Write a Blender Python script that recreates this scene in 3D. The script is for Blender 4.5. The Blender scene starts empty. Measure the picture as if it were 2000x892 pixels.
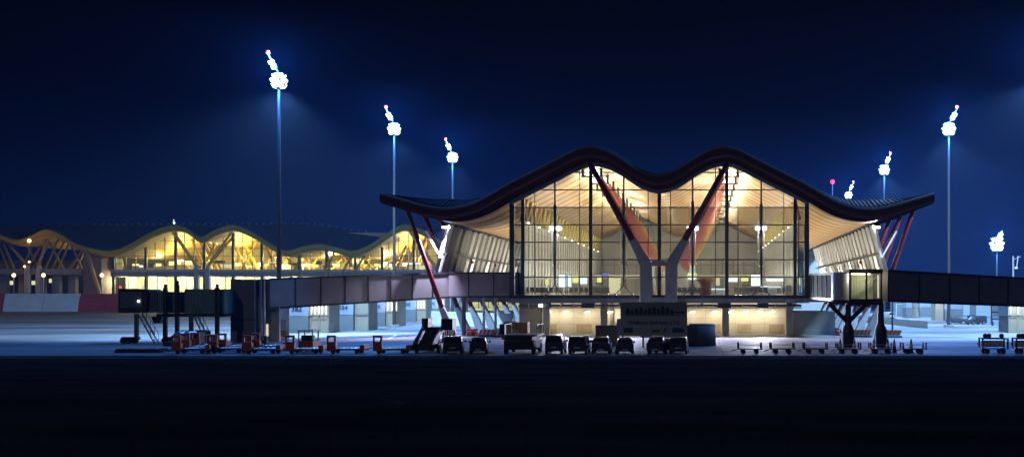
import bpy, bmesh, math, random
from mathutils import Vector, Matrix
random.seed(7)
R = math.radians
sc = bpy.context.scene
col = sc.collection

# ------------------------------------------------------------------ camera
CX = 5.76                     # the camera stands a little right of the pier axis
H = 5.43                      # eye height (m): from a low bank across the taxiway
F = 2114.0                    # focal length in photo pixels (2000 px wide)
VX, HY = 1375.0, 575.0        # vanishing point of the pier axis in the photo
cd = bpy.data.cameras.new('camera'); cam = bpy.data.objects.new('camera', cd); col.objects.link(cam)
cam.location = (CX, 0, H); cam.rotation_euler = (R(90), 0, 0)
cd.sensor_width = 36; cd.lens = 36*F/2000
cd.shift_x = -(VX-1000)/2000; cd.shift_y = (HY-446)/2000
cd.clip_start = 0.5; cd.clip_end = 6000
sc.camera = cam

# ------------------------------------------------------------------ world (night sky) and added front fill sun
w = bpy.data.worlds.new('World'); sc.world = w; w.use_nodes = True
nt = w.node_tree; nt.nodes.clear()
def N(t, kind, **kw):
    n = t.nodes.new(kind)
    for k, v in kw.items(): setattr(n, k, v)
    return n
wo = N(nt, 'ShaderNodeOutputWorld'); bg = N(nt, 'ShaderNodeBackground'); bg2 = N(nt, 'ShaderNodeBackground')
sky = N(nt, 'ShaderNodeTexSky', sky_type='NISHITA', sun_disc=False)
sky.sun_elevation = R(-4.0); sky.sun_rotation = R(20)
nt.links.new(sky.outputs[0], bg.inputs[0]); bg.inputs[1].default_value = 0.006
tc = N(nt, 'ShaderNodeTexCoord'); sx = N(nt, 'ShaderNodeSeparateXYZ'); nt.links.new(tc.outputs['Generated'], sx.inputs[0])
rp = N(nt, 'ShaderNodeValToRGB'); cr = rp.color_ramp
cr.elements[0].position = 0.0; cr.elements[0].color = (0.0009, 0.0075, 0.050, 1)
cr.elements[1].position = 0.30; cr.elements[1].color = (0.0003, 0.0004, 0.0015, 1)
e = cr.elements.new(0.08); e.color = (0.0007, 0.005, 0.032, 1)
e = cr.elements.new(0.17); e.color = (0.0003, 0.0010, 0.0055, 1)
nt.links.new(sx.outputs['Z'], rp.inputs[0]); nt.links.new(rp.outputs[0], bg2.inputs[0]); mr = N(nt, 'ShaderNodeMapRange'); mr.inputs[1].default_value = -0.45; mr.inputs[2].default_value = 0.30; mr.inputs[3].default_value = 0.6; mr.inputs[4].default_value = 2.0
nt.links.new(sx.outputs['X'], mr.inputs[0]); nt.links.new(mr.outputs[0], bg2.inputs[1])
ad = N(nt, 'ShaderNodeAddShader'); nt.links.new(bg.outputs[0], ad.inputs[0]); nt.links.new(bg2.outputs[0], ad.inputs[1])
nt.links.new(ad.outputs[0], wo.inputs[0])
sun = bpy.data.lights.new('front_fill', 'SUN'); sun.energy = 0.17; sun.angle = R(0.5); sun.color = (0.88, 0.92, 1.0)  # added sun lamp, fills the sides that face the camera
so = bpy.data.objects.new('front_fill', sun); col.objects.link(so); so.rotation_euler = (R(58), 0, R(-25))

# ------------------------------------------------------------------ exposure and sampling
sc.view_settings.view_transform = 'Standard'; sc.view_settings.look = 'None'
sc.view_settings.gamma = 1; sc.view_settings.exposure = 0; sc.view_settings.use_curve_mapping = False
sc.render.engine = 'CYCLES'
cy = sc.cycles
cy.use_denoising = True; cy.max_bounces = 6; cy.diffuse_bounces = 3; cy.glossy_bounces = 3; cy.transparent_max_bounces = 24
cy.transmission_bounces = 4; cy.volume_bounces = 0; cy.sample_clamp_indirect = 3; cy.sample_clamp_direct = 0
cy.caustics_reflective = False; cy.caustics_refractive = False
try: cy.use_light_tree = True
except Exception: pass

# ------------------------------------------------------------------ helpers
def at(px, py, D): return Vector((CX+(px-VX)*D/F, D, H-(py-HY)*D/F))
def X(px, D): return CX+(px-VX)*D/F
def Z(py, D): return H-(py-HY)*D/F
def gd(py): return F*H/(py-HY)            # distance of a ground point seen at photo row py

MATS = {}
def mat(name, c, rough=0.6, metal=0.0, var=0.0, scale=1.0, emit=None, es=0.0, bump=0.0, stretch=None):
    if name in MATS: return MATS[name]
    m = bpy.data.materials.new(name); m.use_nodes = True; t = m.node_tree; b = t.nodes['Principled BSDF']
    b.inputs['Base Color'].default_value = (*c, 1); b.inputs['Roughness'].default_value = rough; b.inputs['Metallic'].default_value = metal
    tcn = N(t, 'ShaderNodeTexCoord'); nz = N(t, 'ShaderNodeTexNoise'); nz.inputs['Scale'].default_value = scale; nz.inputs['Detail'].default_value = 6
    src = tcn.outputs['Object']
    if stretch:
        mp = N(t, 'ShaderNodeMapping'); mp.inputs['Scale'].default_value = stretch; t.links.new(src, mp.inputs[0]); src = mp.outputs[0]
    t.links.new(src, nz.inputs['Vector'])
    if var > 0:
        r = N(t, 'ShaderNodeValToRGB'); r.color_ramp.elements[0].position = 0.3; r.color_ramp.elements[1].position = 0.7
        r.color_ramp.elements[0].color = (*[v*(1-var) for v in c], 1); r.color_ramp.elements[1].color = (*[min(1, v*(1+var)) for v in c], 1)
        t.links.new(nz.outputs[0], r.inputs[0]); t.links.new(r.outputs[0], b.inputs['Base Color'])
    if bump > 0:
        bn = N(t, 'ShaderNodeBump'); bn.inputs['Strength'].default_value = bump; t.links.new(nz.outputs[0], bn.inputs['Height']); t.links.new(bn.outputs[0], b.inputs['Normal'])
    if emit:
        b.inputs['Emission Color'].default_value = (*emit, 1); b.inputs['Emission Strength'].default_value = es
    MATS[name] = m
    return m
def glass(name, tint, refl=0.05, rough=0.02):
    if name in MATS: return MATS[name]
    m = bpy.data.materials.new(name); m.use_nodes = True; t = m.node_tree; t.nodes.clear()
    o = N(t, 'ShaderNodeOutputMaterial'); a = N(t, 'ShaderNodeBsdfTransparent'); g = N(t, 'ShaderNodeBsdfGlossy'); x = N(t, 'ShaderNodeMixShader')
    a.inputs[0].default_value = (*tint, 1); g.inputs['Roughness'].default_value = rough; x.inputs[0].default_value = refl
    t.links.new(a.outputs[0], x.inputs[1]); t.links.new(g.outputs[0], x.inputs[2]); t.links.new(x.outputs[0], o.inputs[0])
    MATS[name] = m
    return m

class MB:
    def __init__(s): s.v = []; s.f = []
    def add(s, vs, fs):
        k = len(s.v); s.v += [Vector(p) for p in vs]; s.f += [tuple(i+k for i in f) for f in fs]; return s
    def box(s, x0, x1, y0, y1, z0, z1):
        return s.add([(x0,y0,z0),(x1,y0,z0),(x1,y1,z0),(x0,y1,z0),(x0,y0,z1),(x1,y0,z1),(x1,y1,z1),(x0,y1,z1)],
                     [(3,2,1,0),(4,5,6,7),(0,1,5,4),(1,2,6,5),(2,3,7,6),(3,0,4,7)])
    def bar(s, a, b, w, d=None, up=(0,0,1), w2=None, d2=None):
        a, b = Vector(a), Vector(b); d = d or w; w2 = w2 or w; d2 = d2 or d
        t = (b-a).normalized(); u = Vector(up)
        if abs(t.dot(u)) > 0.98: u = Vector((0,1,0))
        sd = t.cross(u).normalized(); u = sd.cross(t).normalized()
        vs = []
        for p, ww, dd in ((a,w,d),(b,w2,d2)):
            for i, j in ((-1,-1),(1,-1),(1,1),(-1,1)): vs.append(p+sd*ww/2*i+u*dd/2*j)
        return s.add(vs, [(3,2,1,0),(4,5,6,7),(0,1,5,4),(1,2,6,5),(2,3,7,6),(3,0,4,7)])
    def tube(s, a, b, r, r2=None, n=10):
        a, b = Vector(a), Vector(b); r2 = r if r2 is None else r2
        t = (b-a).normalized(); u = Vector((0,0,1)) if abs(t.z) < 0.9 else Vector((0,1,0))
        sd = t.cross(u).normalized(); u = sd.cross(t)
        vs = []
        for p, rr in ((a,r),(b,r2)):
            for i in range(n):
                q = 2*math.pi*i/n; vs.append(p+(sd*math.cos(q)+u*math.sin(q))*rr)
        fs = [(i,(i+1)%n,n+(i+1)%n,n+i) for i in range(n)] + [tuple(range(n-1,-1,-1)), tuple(range(n,2*n))]
        return s.add(vs, fs)
    def lathe(s, c, prof, n=16, a0=0, a1=360):
        c = Vector(c); full = abs(a1-a0) >= 360; m = n if full else n+1; vs = []
        for r, z in prof:
            for i in range(m):
                q = R(a0+(a1-a0)*i/n); vs.append(c+Vector((math.cos(q)*r, math.sin(q)*r, z)))
        fs = []
        for j in range(len(prof)-1):
            for i in range(n if full else m-1):
                k = (i+1) % m; fs.append((j*m+i, j*m+k, (j+1)*m+k, (j+1)*m+i))
        if full: fs += [tuple(range(m-1,-1,-1)), tuple((len(prof)-1)*m+i for i in range(m))]
        return s.add(vs, fs)
    def prism(s, poly, axis, lo, hi):       # poly in the two other axes
        n = len(poly); vs = []
        for q in (lo, hi):
            for a, b in poly: vs.append((q,a,b) if axis == 'x' else (a,q,b) if axis == 'y' else (a,b,q))
        return s.add(vs, [(i,(i+1)%n,n+(i+1)%n,n+i) for i in range(n)] + [tuple(range(n-1,-1,-1)), tuple(range(n,2*n))])
    def sweep(s, rings, closed=True, caps=True):
        n = len(rings[0]); vs = [p for r in rings for p in r]; fs = []
        for j in range(len(rings)-1):
            for i in range(n if closed else n-1):
                k = (i+1) % n; fs.append((j*n+i, j*n+k, (j+1)*n+k, (j+1)*n+i))
        if caps and closed: fs += [tuple(range(n-1,-1,-1)), tuple((len(rings)-1)*n+i for i in range(n))]
        return s.add(vs, fs)
    def build(s, name, m, parent=None, smooth=False, bevel=0):
        me = bpy.data.meshes.new(name); o = bpy.data.objects.new(name, me); col.objects.link(o)
        if parent is not None:
            off = root(parent).location.copy(); o.parent = parent
        else:
            xs = [p.x for p in s.v]; ys = [p.y for p in s.v]
            off = Vector(((min(xs)+max(xs))/2, (min(ys)+max(ys))/2, min(p.z for p in s.v))); o.location = off
        me.from_pydata([tuple(p-off) for p in s.v], [], s.f)
        b = bmesh.new(); b.from_mesh(me); bmesh.ops.recalc_face_normals(b, faces=b.faces[:]); b.to_mesh(me); b.free()
        me.materials.append(m)
        if smooth:
            for p in me.polygons: p.use_smooth = True
            try: me.set_sharp_from_angle(angle=R(35))
            except Exception: pass
        if bevel:
            bv = o.modifiers.new('bevel', 'BEVEL'); bv.width = bevel; bv.segments = 2; bv.limit_method = 'ANGLE'
        return o
def root(o):
    while o.parent: o = o.parent
    return o
def tag(o, label=None, cat=None, group=None, kind=None):
    if label: o['label'] = label
    if cat: o['category'] = cat
    if group: o['group'] = group
    if kind: o['kind'] = kind
    return o
def thing(name, label, cat, loc, group=None):
    o = bpy.data.objects.new(name, None); col.objects.link(o); o.location = loc; o.empty_display_size = 0.5
    return tag(o, label, cat, group)
def struct(name, mb, m): return tag(mb.build(name, m), kind='structure')
def dup(o, loc=None, rz=0, label=None, group=None, parent=None):
    c = o.copy(); col.objects.link(c)
    if parent is not None: c.parent = parent
    if loc is not None: c.location = loc; c.rotation_euler = (0,0,rz)
    if label: c['label'] = label
    if group: c['group'] = group
    for ch in list(o.children): dup(ch, parent=c)
    return c
def text(name, s, size, loc, m, parent, depth=0.01, sx=1.0, align='CENTER'):
    cu = bpy.data.curves.new(name, 'FONT'); cu.body = s; cu.size = size; cu.align_x = align; cu.align_y = 'CENTER'; cu.extrude = depth; cu.resolution_u = 3; cu.offset = size*0.012
    to = bpy.data.objects.new(name+'_curve', cu); col.objects.link(to)
    dg = bpy.context.evaluated_depsgraph_get(); me = bpy.data.meshes.new_from_object(to.evaluated_get(dg))
    bpy.data.objects.remove(to); me.materials.clear(); me.materials.append(m)
    me.transform(Matrix.Translation(Vector(loc)-root(parent).location) @ Matrix.Rotation(R(90), 4, 'X') @ Matrix.Diagonal((sx,1,1,1)))
    o = bpy.data.objects.new(name, me); col.objects.link(o); o.parent = parent
    return o
def lamp(kind, loc, power, c, parent=None, radius=0.3, target=None, cone=120, blend=0.6, name='lamp_light'):
    l = bpy.data.lights.new(name, kind); l.energy = power; l.color = c; l.shadow_soft_size = radius
    if kind == 'SPOT': l.spot_size = R(cone); l.spot_blend = blend
    o = bpy.data.objects.new(name, l); col.objects.link(o)
    p = Vector(loc)
    if target is not None: o.rotation_euler = (Vector(target)-p).to_track_quat('-Z', 'Y').to_euler()
    if parent is not None:
        o.parent = parent; p = p-root(parent).location
    o.location = p
    return o

# ------------------------------------------------------------------ materials
def concrete_ground():
    m = bpy.data.materials.new('apron_concrete'); m.use_nodes = True; t = m.node_tree; b = t.nodes['Principled BSDF']
    b.inputs['Roughness'].default_value = 0.7; b.inputs['Specular IOR Level'].default_value = 0.15
    tcn = N(t, 'ShaderNodeTexCoord')
    br = N(t, 'ShaderNodeTexBrick'); br.offset = 0; br.inputs['Scale'].default_value = 1; br.inputs['Brick Width'].default_value = 7.5; br.inputs['Row Height'].default_value = 7.5
    br.inputs['Mortar Size'].default_value = 0.05; br.inputs['Color1'].default_value = (0.30,0.31,0.32,1); br.inputs['Color2'].default_value = (0.26,0.27,0.28,1); br.inputs['Mortar'].default_value = (0.10,0.10,0.10,1)
    nz = N(t, 'ShaderNodeTexNoise'); nz.inputs['Scale'].default_value = 0.05; nz.inputs['Detail'].default_value = 8
    mp = N(t, 'ShaderNodeMapping'); mp.inputs['Scale'].default_value = (0.6, 1.6, 1)
    t.links.new(tcn.outputs['Object'], br.inputs['Vector']); t.links.new(tcn.outputs['Object'], mp.inputs[0]); t.links.new(mp.outputs[0], nz.inputs['Vector'])
    r = N(t, 'ShaderNodeValToRGB'); r.color_ramp.elements[0].position = 0.35; r.color_ramp.elements[0].color = (0.42,0.42,0.43,1); r.color_ramp.elements[1].position = 0.65; r.color_ramp.elements[1].color = (1.1,1.1,1.1,1)
    mx = N(t, 'ShaderNodeMixRGB', blend_type='MULTIPLY'); mx.inputs[0].default_value = 1
    t.links.new(nz.outputs[0], r.inputs[0]); t.links.new(br.outputs[0], mx.inputs[1]); t.links.new(r.outputs[0], mx.inputs[2]); t.links.new(mx.outputs[0], b.inputs['Base Color'])
    return m
def wood_ceiling(name, c):
    m = bpy.data.materials.new(name); m.use_nodes = True; t = m.node_tree; b = t.nodes['Principled BSDF']; b.inputs['Roughness'].default_value = 0.5
    tcn = N(t, 'ShaderNodeTexCoord'); sp = N(t, 'ShaderNodeSeparateXYZ'); t.links.new(tcn.outputs['Object'], sp.inputs[0])
    fr = N(t, 'ShaderNodeMath', operation='MULTIPLY'); fr.inputs[1].default_value = 1/4.6; t.links.new(sp.outputs['Y'], fr.inputs[0])
    f2 = N(t, 'ShaderNodeMath', operation='FRACT'); t.links.new(fr.outputs[0], f2.inputs[0])
    r = N(t, 'ShaderNodeValToRGB'); E = r.color_ramp.elements
    d = tuple(v*0.36 for v in c)
    E[0].position = 0; E[0].color = (*d,1); E[1].position = 1; E[1].color = (*d,1)
    for p, cc in ((0.22,d),(0.34,c),(0.9,c)):
        e = E.new(p); e.color = (*cc,1)
    t.links.new(f2.outputs[0], r.inputs[0])
    nz = N(t, 'ShaderNodeTexNoise'); nz.inputs['Scale'].default_value = 0.35; nz.inputs['Detail'].default_value = 7; t.links.new(tcn.outputs['Object'], nz.inputs['Vector'])
    r2 = N(t, 'ShaderNodeValToRGB'); r2.color_ramp.elements[0].color = (0.75,0.72,0.68,1); r2.color_ramp.elements[1].color = (1.15,1.1,1.05,1); t.links.new(nz.outputs[0], r2.inputs[0])
    mx = N(t, 'ShaderNodeMixRGB', blend_type='MULTIPLY'); mx.inputs[0].default_value = 1
    t.links.new(r.outputs[0], mx.inputs[1]); t.links.new(r2.outputs[0], mx.inputs[2]); t.links.new(mx.outputs[0], b.inputs['Base Color'])
    return m
M_APRON = concrete_ground()
M_TARMAC = mat('tarmac', (0.026,0.024,0.021), 0.95, var=0.45, scale=0.12, stretch=(0.4,1.6,1))
mat('link_green_grey', (0.07,0.095,0.08), 0.9, var=0.1).node_tree.nodes['Principled BSDF'].inputs['Specular IOR Level'].default_value = 0.05
for m_ in (M_TARMAC,): m_.node_tree.nodes['Principled BSDF'].inputs['Specular IOR Level'].default_value = 0.0
M_GRASS = mat('dry_grass', (0.016,0.017,0.012), 0.95, var=0.5, scale=0.6)
M_WOOD = wood_ceiling('bamboo_ceiling', (0.56,0.38,0.175))
M_FASCIA = mat('roof_edge_dark', (0.055,0.024,0.018), 0.5, var=0.15, scale=0.4)
M_ROOFEDGE = mat('roof_edge_grey', (0.11,0.085,0.072), 0.6)
M_ROOF = mat('roof_sheet', (0.055,0.06,0.07), 0.8, var=0.15, scale=0.2)
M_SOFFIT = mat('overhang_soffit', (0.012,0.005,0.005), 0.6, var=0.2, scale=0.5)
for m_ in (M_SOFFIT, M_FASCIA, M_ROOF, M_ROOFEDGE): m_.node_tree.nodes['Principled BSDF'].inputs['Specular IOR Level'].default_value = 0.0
M_STEEL = mat('mullion_steel', (0.07,0.075,0.08), 0.45, metal=0.3, var=0.1)
M_TRIM = mat('glass_head_trim', (0.32,0.28,0.24), 0.5, var=0.15, scale=0.7)
M_RED = mat('red_steel', (0.12,0.010,0.016), 0.4, var=0.15, scale=0.6)
M_CONC = mat('column_concrete', (0.33,0.33,0.34), 0.75, var=0.15, scale=0.8, bump=0.1)
M_DCONC = mat('slab_concrete', (0.20,0.20,0.20), 0.75, var=0.15, scale=0.6)
M_CREAM = mat('cream_wall', (0.56,0.53,0.42), 0.7, var=0.06, scale=0.5)
M_TAN = mat('tan_panel', (0.42,0.34,0.21), 0.7, var=0.12, scale=1.2)
M_WHITEWALL = mat('white_wall', (0.75,0.74,0.70), 0.6, var=0.04, scale=0.6)
M_PARTITION = mat('grey_partition', (0.50,0.495,0.46), 0.5, var=0.12, scale=0.3)
M_LOUVRE = mat('louvre_metal', (0.55,0.57,0.56), 0.35, metal=0.35, var=0.08)
M_BACK = mat('louvre_backing', (0.17,0.18,0.18), 0.6)
M_PANEL = mat('bridge_panel', (0.24,0.225,0.22), 0.5, metal=0.2, var=0.1, scale=0.6)
M_DPANEL = mat('dark_bridge_panel', (0.12,0.10,0.11), 0.6, metal=0.0, var=0.15, scale=0.6)
M_BLACK = mat('black_steel', (0.02,0.02,0.022), 0.5)
M_TYRE = mat('tyre_rubber', (0.015,0.015,0.015), 0.85)
M_GREY = mat('galvanised_steel', (0.45,0.46,0.48), 0.4, metal=0.6, var=0.08)
M_GREEN = mat('green_corrugated', (0.13,0.24,0.21), 0.5)
M_DGREEN = mat('dark_green_steel', (0.07,0.12,0.07), 0.5)
M_GLASSU = glass('clear_glass', (0.95,0.95,0.93))
M_GLASSL = glass('grey_glass', (0.68,0.71,0.72), 0.07)
M_WIN = glass('window_glass', (0.8,0.85,0.82), 0.08)
M_FLOOD = mat('floodlight_lens', (0.8,0.8,0.8), emit=(0.80,0.90,1.0), es=7)
M_FLOODF = mat('floodlight_lens_far', (0.8,0.8,0.8), emit=(0.80,0.90,1.0), es=5)
M_REDLAMP = mat('obstruction_lamp', (0.8,0.1,0.1), emit=(1.0,0.03,0.09), es=3.0)
M_WLAMP = mat('white_lamp', (0.8,0.8,0.8), emit=(0.92,0.93,1.0), es=14)
M_PINKLAMP = mat('pink_fluorescent', (0.8,0.7,0.65), emit=(1.0,0.82,0.74), es=6)
M_WARMLAMP = mat('warm_lamp', (0.8,0.7,0.5), emit=(1.0,0.80,0.55), es=9)
M_ORLAMP = mat('sodium_lamp', (0.8,0.5,0.2), emit=(1.0,0.50,0.16), es=9)
M_LITWHITE = mat('lit_white_panel', (0.8,0.8,0.8), emit=(0.85,1.0,0.97), es=2.2)
M_LITYEL = mat('lit_yellow_panel', (0.8,0.8,0.4), emit=(0.95,0.95,0.25), es=1.6)
M_LITCYAN = mat('lit_blue_panel', (0.4,0.6,0.8), emit=(0.25,0.65,0.95), es=1.4)
M_LITPURP = mat('lit_violet_panel', (0.2,0.2,0.5), emit=(0.18,0.16,0.75), es=1.2)
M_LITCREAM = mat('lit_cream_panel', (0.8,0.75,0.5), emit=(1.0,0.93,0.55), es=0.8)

# ------------------------------------------------------------------ ground
struct('ground', MB().add([(-3000,-300,-0.10),(3000,-300,-0.10),(3000,5000,-0.10),(-3000,5000,-0.10)], [(0,1,2,3)]), M_GRASS)
struct('taxiway', MB().box(-400,400,24,92.1,-0.3,-0.03), M_TARMAC)
struct('apron', MB().box(-400,400,96.5,420,-0.3,0.0), M_APRON)
struct('apron_fade_strip', MB().box(-400,400,92.2,96.45,-0.3,-0.012), mat('painted_fade', (0.055,0.055,0.055), 0.95, var=0.5, scale=0.25))  # added strip; the gradual loss of light is put into its middle tone
MATS['painted_fade'].node_tree.nodes['Principled BSDF'].inputs['Specular IOR Level'].default_value = 0
M_PAINT = mat('white_road_paint', (0.62,0.62,0.60), 0.7, var=0.3, scale=2)
M_YPAINT = mat('yellow_road_paint', (0.035,0.035,0.034), 0.9, var=0.6, scale=1.2)
M_YPAINT.node_tree.nodes['Principled BSDF'].inputs['Specular IOR Level'].default_value = 0
mk = MB()
def strip(pts, wd, z=0.005):
    for a, b in zip(pts, pts[1:]):
        a, b = Vector((a[0],a[1],z)), Vector((b[0],b[1],z)); n = (b-a).normalized().cross(Vector((0,0,1)))*wd/2
        mk.add([a-n,b-n,b+n,a+n], [(0,1,2,3)])
strip([(-120,108),(-40,108)], 0.3); strip([(-34,106),(24,106)], 0.25); strip([(26,118),(60,112),(110,109)], 0.3)
strip([(33,150),(45,128),(62,116)], 0.35); strip([(-37,120),(-33,133),(-36,147),(-44,153)], 0.45); strip([(-130,150),(-60,146)], 0.3)
strip([(-52,102),(-30,102.4)], 0.2); strip([(20,101.6),(64,102)], 0.2); strip([(-75,112),(-62,140)], 0.35); strip([(36,106),(41,118),(52,126),(80,128)], 0.35); strip([(-200,210),(-52,190)], 0.5); strip([(60,190),(120,160)], 0.5)
struct('apron_marking', mk, M_PAINT)
mk = MB(); strip([(-12,58),(-9,54)], 0.5, -0.025); strip([(14.6,64),(16.5,60)], 0.4, -0.025)
struct('taxiway_marking', mk, M_YPAINT)

# ------------------------------------------------------------------ terminal pier
YF, YN, YB = 140.0, 133.0, 252.0
T = thing('terminal_pier', 'wavy roofed glass terminal lit warm inside, with a red and grey forked front support', 'terminal building', (0,YF,0))
PR = [(0,20.34),(2.4,21.03),(4.9,22.66),(7.0,23.62),(8.6,23.82),(10.2,23.40),(13,21.97),(18,19.45),(22.5,16.98),(26,16.22),(29,16.6),(31.5,17.3),(34.1,18.05)]
def ztop(x):
    x = min(abs(x), 34.1)
    for i in range(len(PR)-1):
        if x <= PR[i+1][0]:
            (x0,y0),(x1,y1) = PR[i], PR[i+1]; h = x1-x0; t = (x-x0)/h
            def sl(k):
                if k == 0: return 0
                if k == len(PR)-1: return (PR[k][1]-PR[k-1][1])/(PR[k][0]-PR[k-1][0])
                return (PR[k+1][1]-PR[k-1][1])/(PR[k+1][0]-PR[k-1][0])
            m0, m1 = sl(i)*h, sl(i+1)*h
            return (2*t**3-3*t**2+1)*y0+(t**3-2*t**2+t)*m0+(-2*t**3+3*t**2)*y1+(t**3-t**2)*m1
    return PR[-1][1]
TH = 1.4
def zsof(x): return ztop(x)-TH
NX = 136
xs = [-34.1+68.2*i/NX for i in range(NX+1)]
def rise(x, y):
    t = max(0, min(1, (y-134.5)/9)); t = t*t*(3-2*t); return (0.75+0.95*min(1,abs(x)/26))*t*(1-0.9*max(0,min(1,(abs(x)-27.5)/6.6)))
roof = MB()
stat = [134.2,136,138,140,142,144,YB]
roof.sweep([[(x, y, ztop(x)+rise(x,y)) for x in xs] for y in stat], closed=False)
for x in (-34.1, 34.1):
    poly = [(y, ztop(x)+rise(x,y)) for y in stat] + [(YB, zsof(x)+0.02),(YN+1, zsof(x)+0.02)]
    k = len(poly); roof.add([(x,a,b) for a, b in poly], [tuple(range(k))])
ro = roof.build('roof', M_ROOF, T, smooth=True)
MB().sweep([[(x, y, ztop(x)+dz) for x in xs] for y, dz in ((134.2,0.0),(133.5,-0.04),(133.12,-0.18),(133.0,-0.42))], closed=False).build('roof_edge_roll', M_ROOFEDGE, ro, smooth=True)
MB().sweep([[(x, y, ztop(x)+dz) for x in xs] for y, dz in ((133.0,-0.42),(133.0,-0.95),(133.15,-1.2),(133.5,-1.36),(134.0,-TH))], closed=False).build('fascia', M_FASCIA, ro, smooth=True)
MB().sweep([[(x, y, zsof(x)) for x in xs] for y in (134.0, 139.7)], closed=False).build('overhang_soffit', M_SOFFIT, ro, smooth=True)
xi = [-28.3]+[x for x in xs if -28.3 < x < 28.3]+[28.3]
MB().sweep([[(x, y, zsof(x)) for x in xi] for y in (139.7, 180, YB)], closed=False).build('ceiling', M_WOOD, ro, smooth=True)
for s in (-1,1):
    xo = [s*28.3]+sorted([x for x in xs if x*s > 28.3], key=abs)
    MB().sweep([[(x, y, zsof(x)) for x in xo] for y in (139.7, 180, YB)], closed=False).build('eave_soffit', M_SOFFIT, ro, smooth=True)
sm = MB()
x = -33.6
while x < 33.7:
    for a, b in zip(stat[:-1], stat[1:]):
        sm.bar((x,a,ztop(x)+rise(x,a)+0.04), (x,b,ztop(x)+rise(x,b)+0.04), 0.09, 0.14)
    x += 0.56
sm.build('standing_seams', M_ROOF, ro)
# skylight lanterns under each crest
for s in (-1, 1):
    fm = MB(); lit = MB()
    for k in range(11):
        y = 142.5+k*9.6
        zt = zsof(9.0)-0.05
        for dx in (-1.2, 1.2): fm.box(s*9.0+dx-0.16, s*9.0+dx+0.16, y, y+0.5, zt-1.25, zt)
        fm.box(s*9.0-1.4, s*9.0+1.4, y+0.02, y+0.46, zt-1.45, zt-1.25)
        if k < 2: lit.box(s*9.0-1.0, s*9.0+1.0, y+1.2, y+2.2, zt-1.0, zt-0.35)
    fm.build('skylight_frame', M_STEEL, ro); lit.build('skylight_lamp', mat('skylight_reflector', (0.8,0.8,0.75), emit=(1.0,0.92,0.78), es=4.0), ro)

# glass end wall
HW = 19.0
gl = MB(); GZ = 16.7
thick = [-17.6,-8.85,0,8.7,17.5]; masts = [-13.4,-4.55,4.3,13.1]; thin = [-16.15,-10.3,-7.4,-1.45,1.45,7.25,10.15,16.05]
levels = [5.43+2.25*i for i in range(0,8)]
g1 = MB().box(-HW, HW, YF-0.02, YF+0.02, 5.45, GZ).build('lower_glass', M_GLASSL, T)
gx = [v for v in xs if -HW < v < HW]; gx = [-HW]+gx+[HW]
MB().sweep([[(v, YF, GZ) for v in gx], [(v, YF, zsof(v)-0.02) for v in gx]], closed=False).build('upper_glass', M_GLASSU, T)
for v in thick: MB().box(v-0.22, v+0.22, YF-0.5, YF-0.05, 5.4, zsof(v)-0.03).build('facade_column', M_STEEL, T)
for v in (-HW, HW): MB().box(v-0.3, v+0.3, YF-0.6, YF+0.3, 5.0, zsof(v)-0.03).build('corner_column', M_STEEL, T)
mu = MB()
for v in thin: mu.box(v-0.05, v+0.05, YF-0.22, YF-0.04, 5.45, zsof(v)-0.3)
mu.build('mullions', M_STEEL, T)
tr = MB()
for z in levels[1:]:
    segs = []; cur = None
    for i in range(381):
        v = -HW+i*0.1; ok = zsof(v) > z+0.35
        if ok and cur is None: cur = v
        if (not ok or i == 380) and cur is not None: segs.append((cur, v)); cur = None
    for a, b in segs: tr.box(a, b, YF-0.20, YF-0.06, z-0.07, z+0.07)
tr.build('transoms', M_STEEL, T)
hd = [[(v, YF-0.55, zsof(v)-0.5+dz), ] for v, dz in ()]
MB().sweep([[(v,YF-0.75,zsof(v)-0.55),(v,YF-0.75,zsof(v)-0.012),(v,YF+0.1,zsof(v)-0.012),(v,YF+0.1,zsof(v)-0.55)] for v in gx]).build('glass_head_beam', M_TRIM, T)
for v in masts:
    mst = MB(); zt = zsof(v)-0.5
    mst.tube((v,YF-0.9,6.6),(v,YF-0.9,9.5),0.10,0.17,8); mst.tube((v,YF-0.9,9.5),(v,YF-0.9,zt-3),0.17,0.2,8); mst.tube((v,YF-0.9,zt-3),(v,YF-0.9,zt),0.11,0.11,8)
    mst.tube((v,YF-0.9,6.65),(v-1.45,YF-1.0,5.0),0.08,n=6); mst.tube((v,YF-0.9,6.65),(v+1.45,YF-1.0,5.0),0.08,n=6)
    mo = mst.build('tension_mast', M_STEEL, T)
    wr = MB()
    for s in (-1,1):
        wr.tube((v+s*0.38,YF-0.85,6.9),(v+s*0.38,YF-0.85,zt-3.4),0.035,n=5)
        for z in (9.3, 13.6): wr.tube((v,YF-0.9,z-0.5),(v+s*0.55,YF-0.5,z+0.2),0.05,n=5)
    wr.build('tie_rod', mat('white_rod', (0.75,0.75,0.75), 0.5), mo)
    if abs(v+4.55) > 1:
        lh = MB()
        for s in (-1,1): lh.box(v+s*0.42-0.28, v+s*0.42+0.28, YF-0.85, YF-0.6, 13.75, 14.15)
        lo = lh.build('mast_floodlight', M_WLAMP, mo)
        for q_ in (-1,1): lamp('SPOT', (v+q_*0.62, YF-1.0, 13.6), 700, (0.82,0.86,1.0), mo, 0.15, (v+q_*0.2, YF-0.9, 6), 70, 0.9)
        lamp('SPOT', (v, YF+1.3, 13.5), 1500, (0.82,0.86,1.0), mo, 0.25, (v, YF+5, 5), 110, 0.7)

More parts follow.
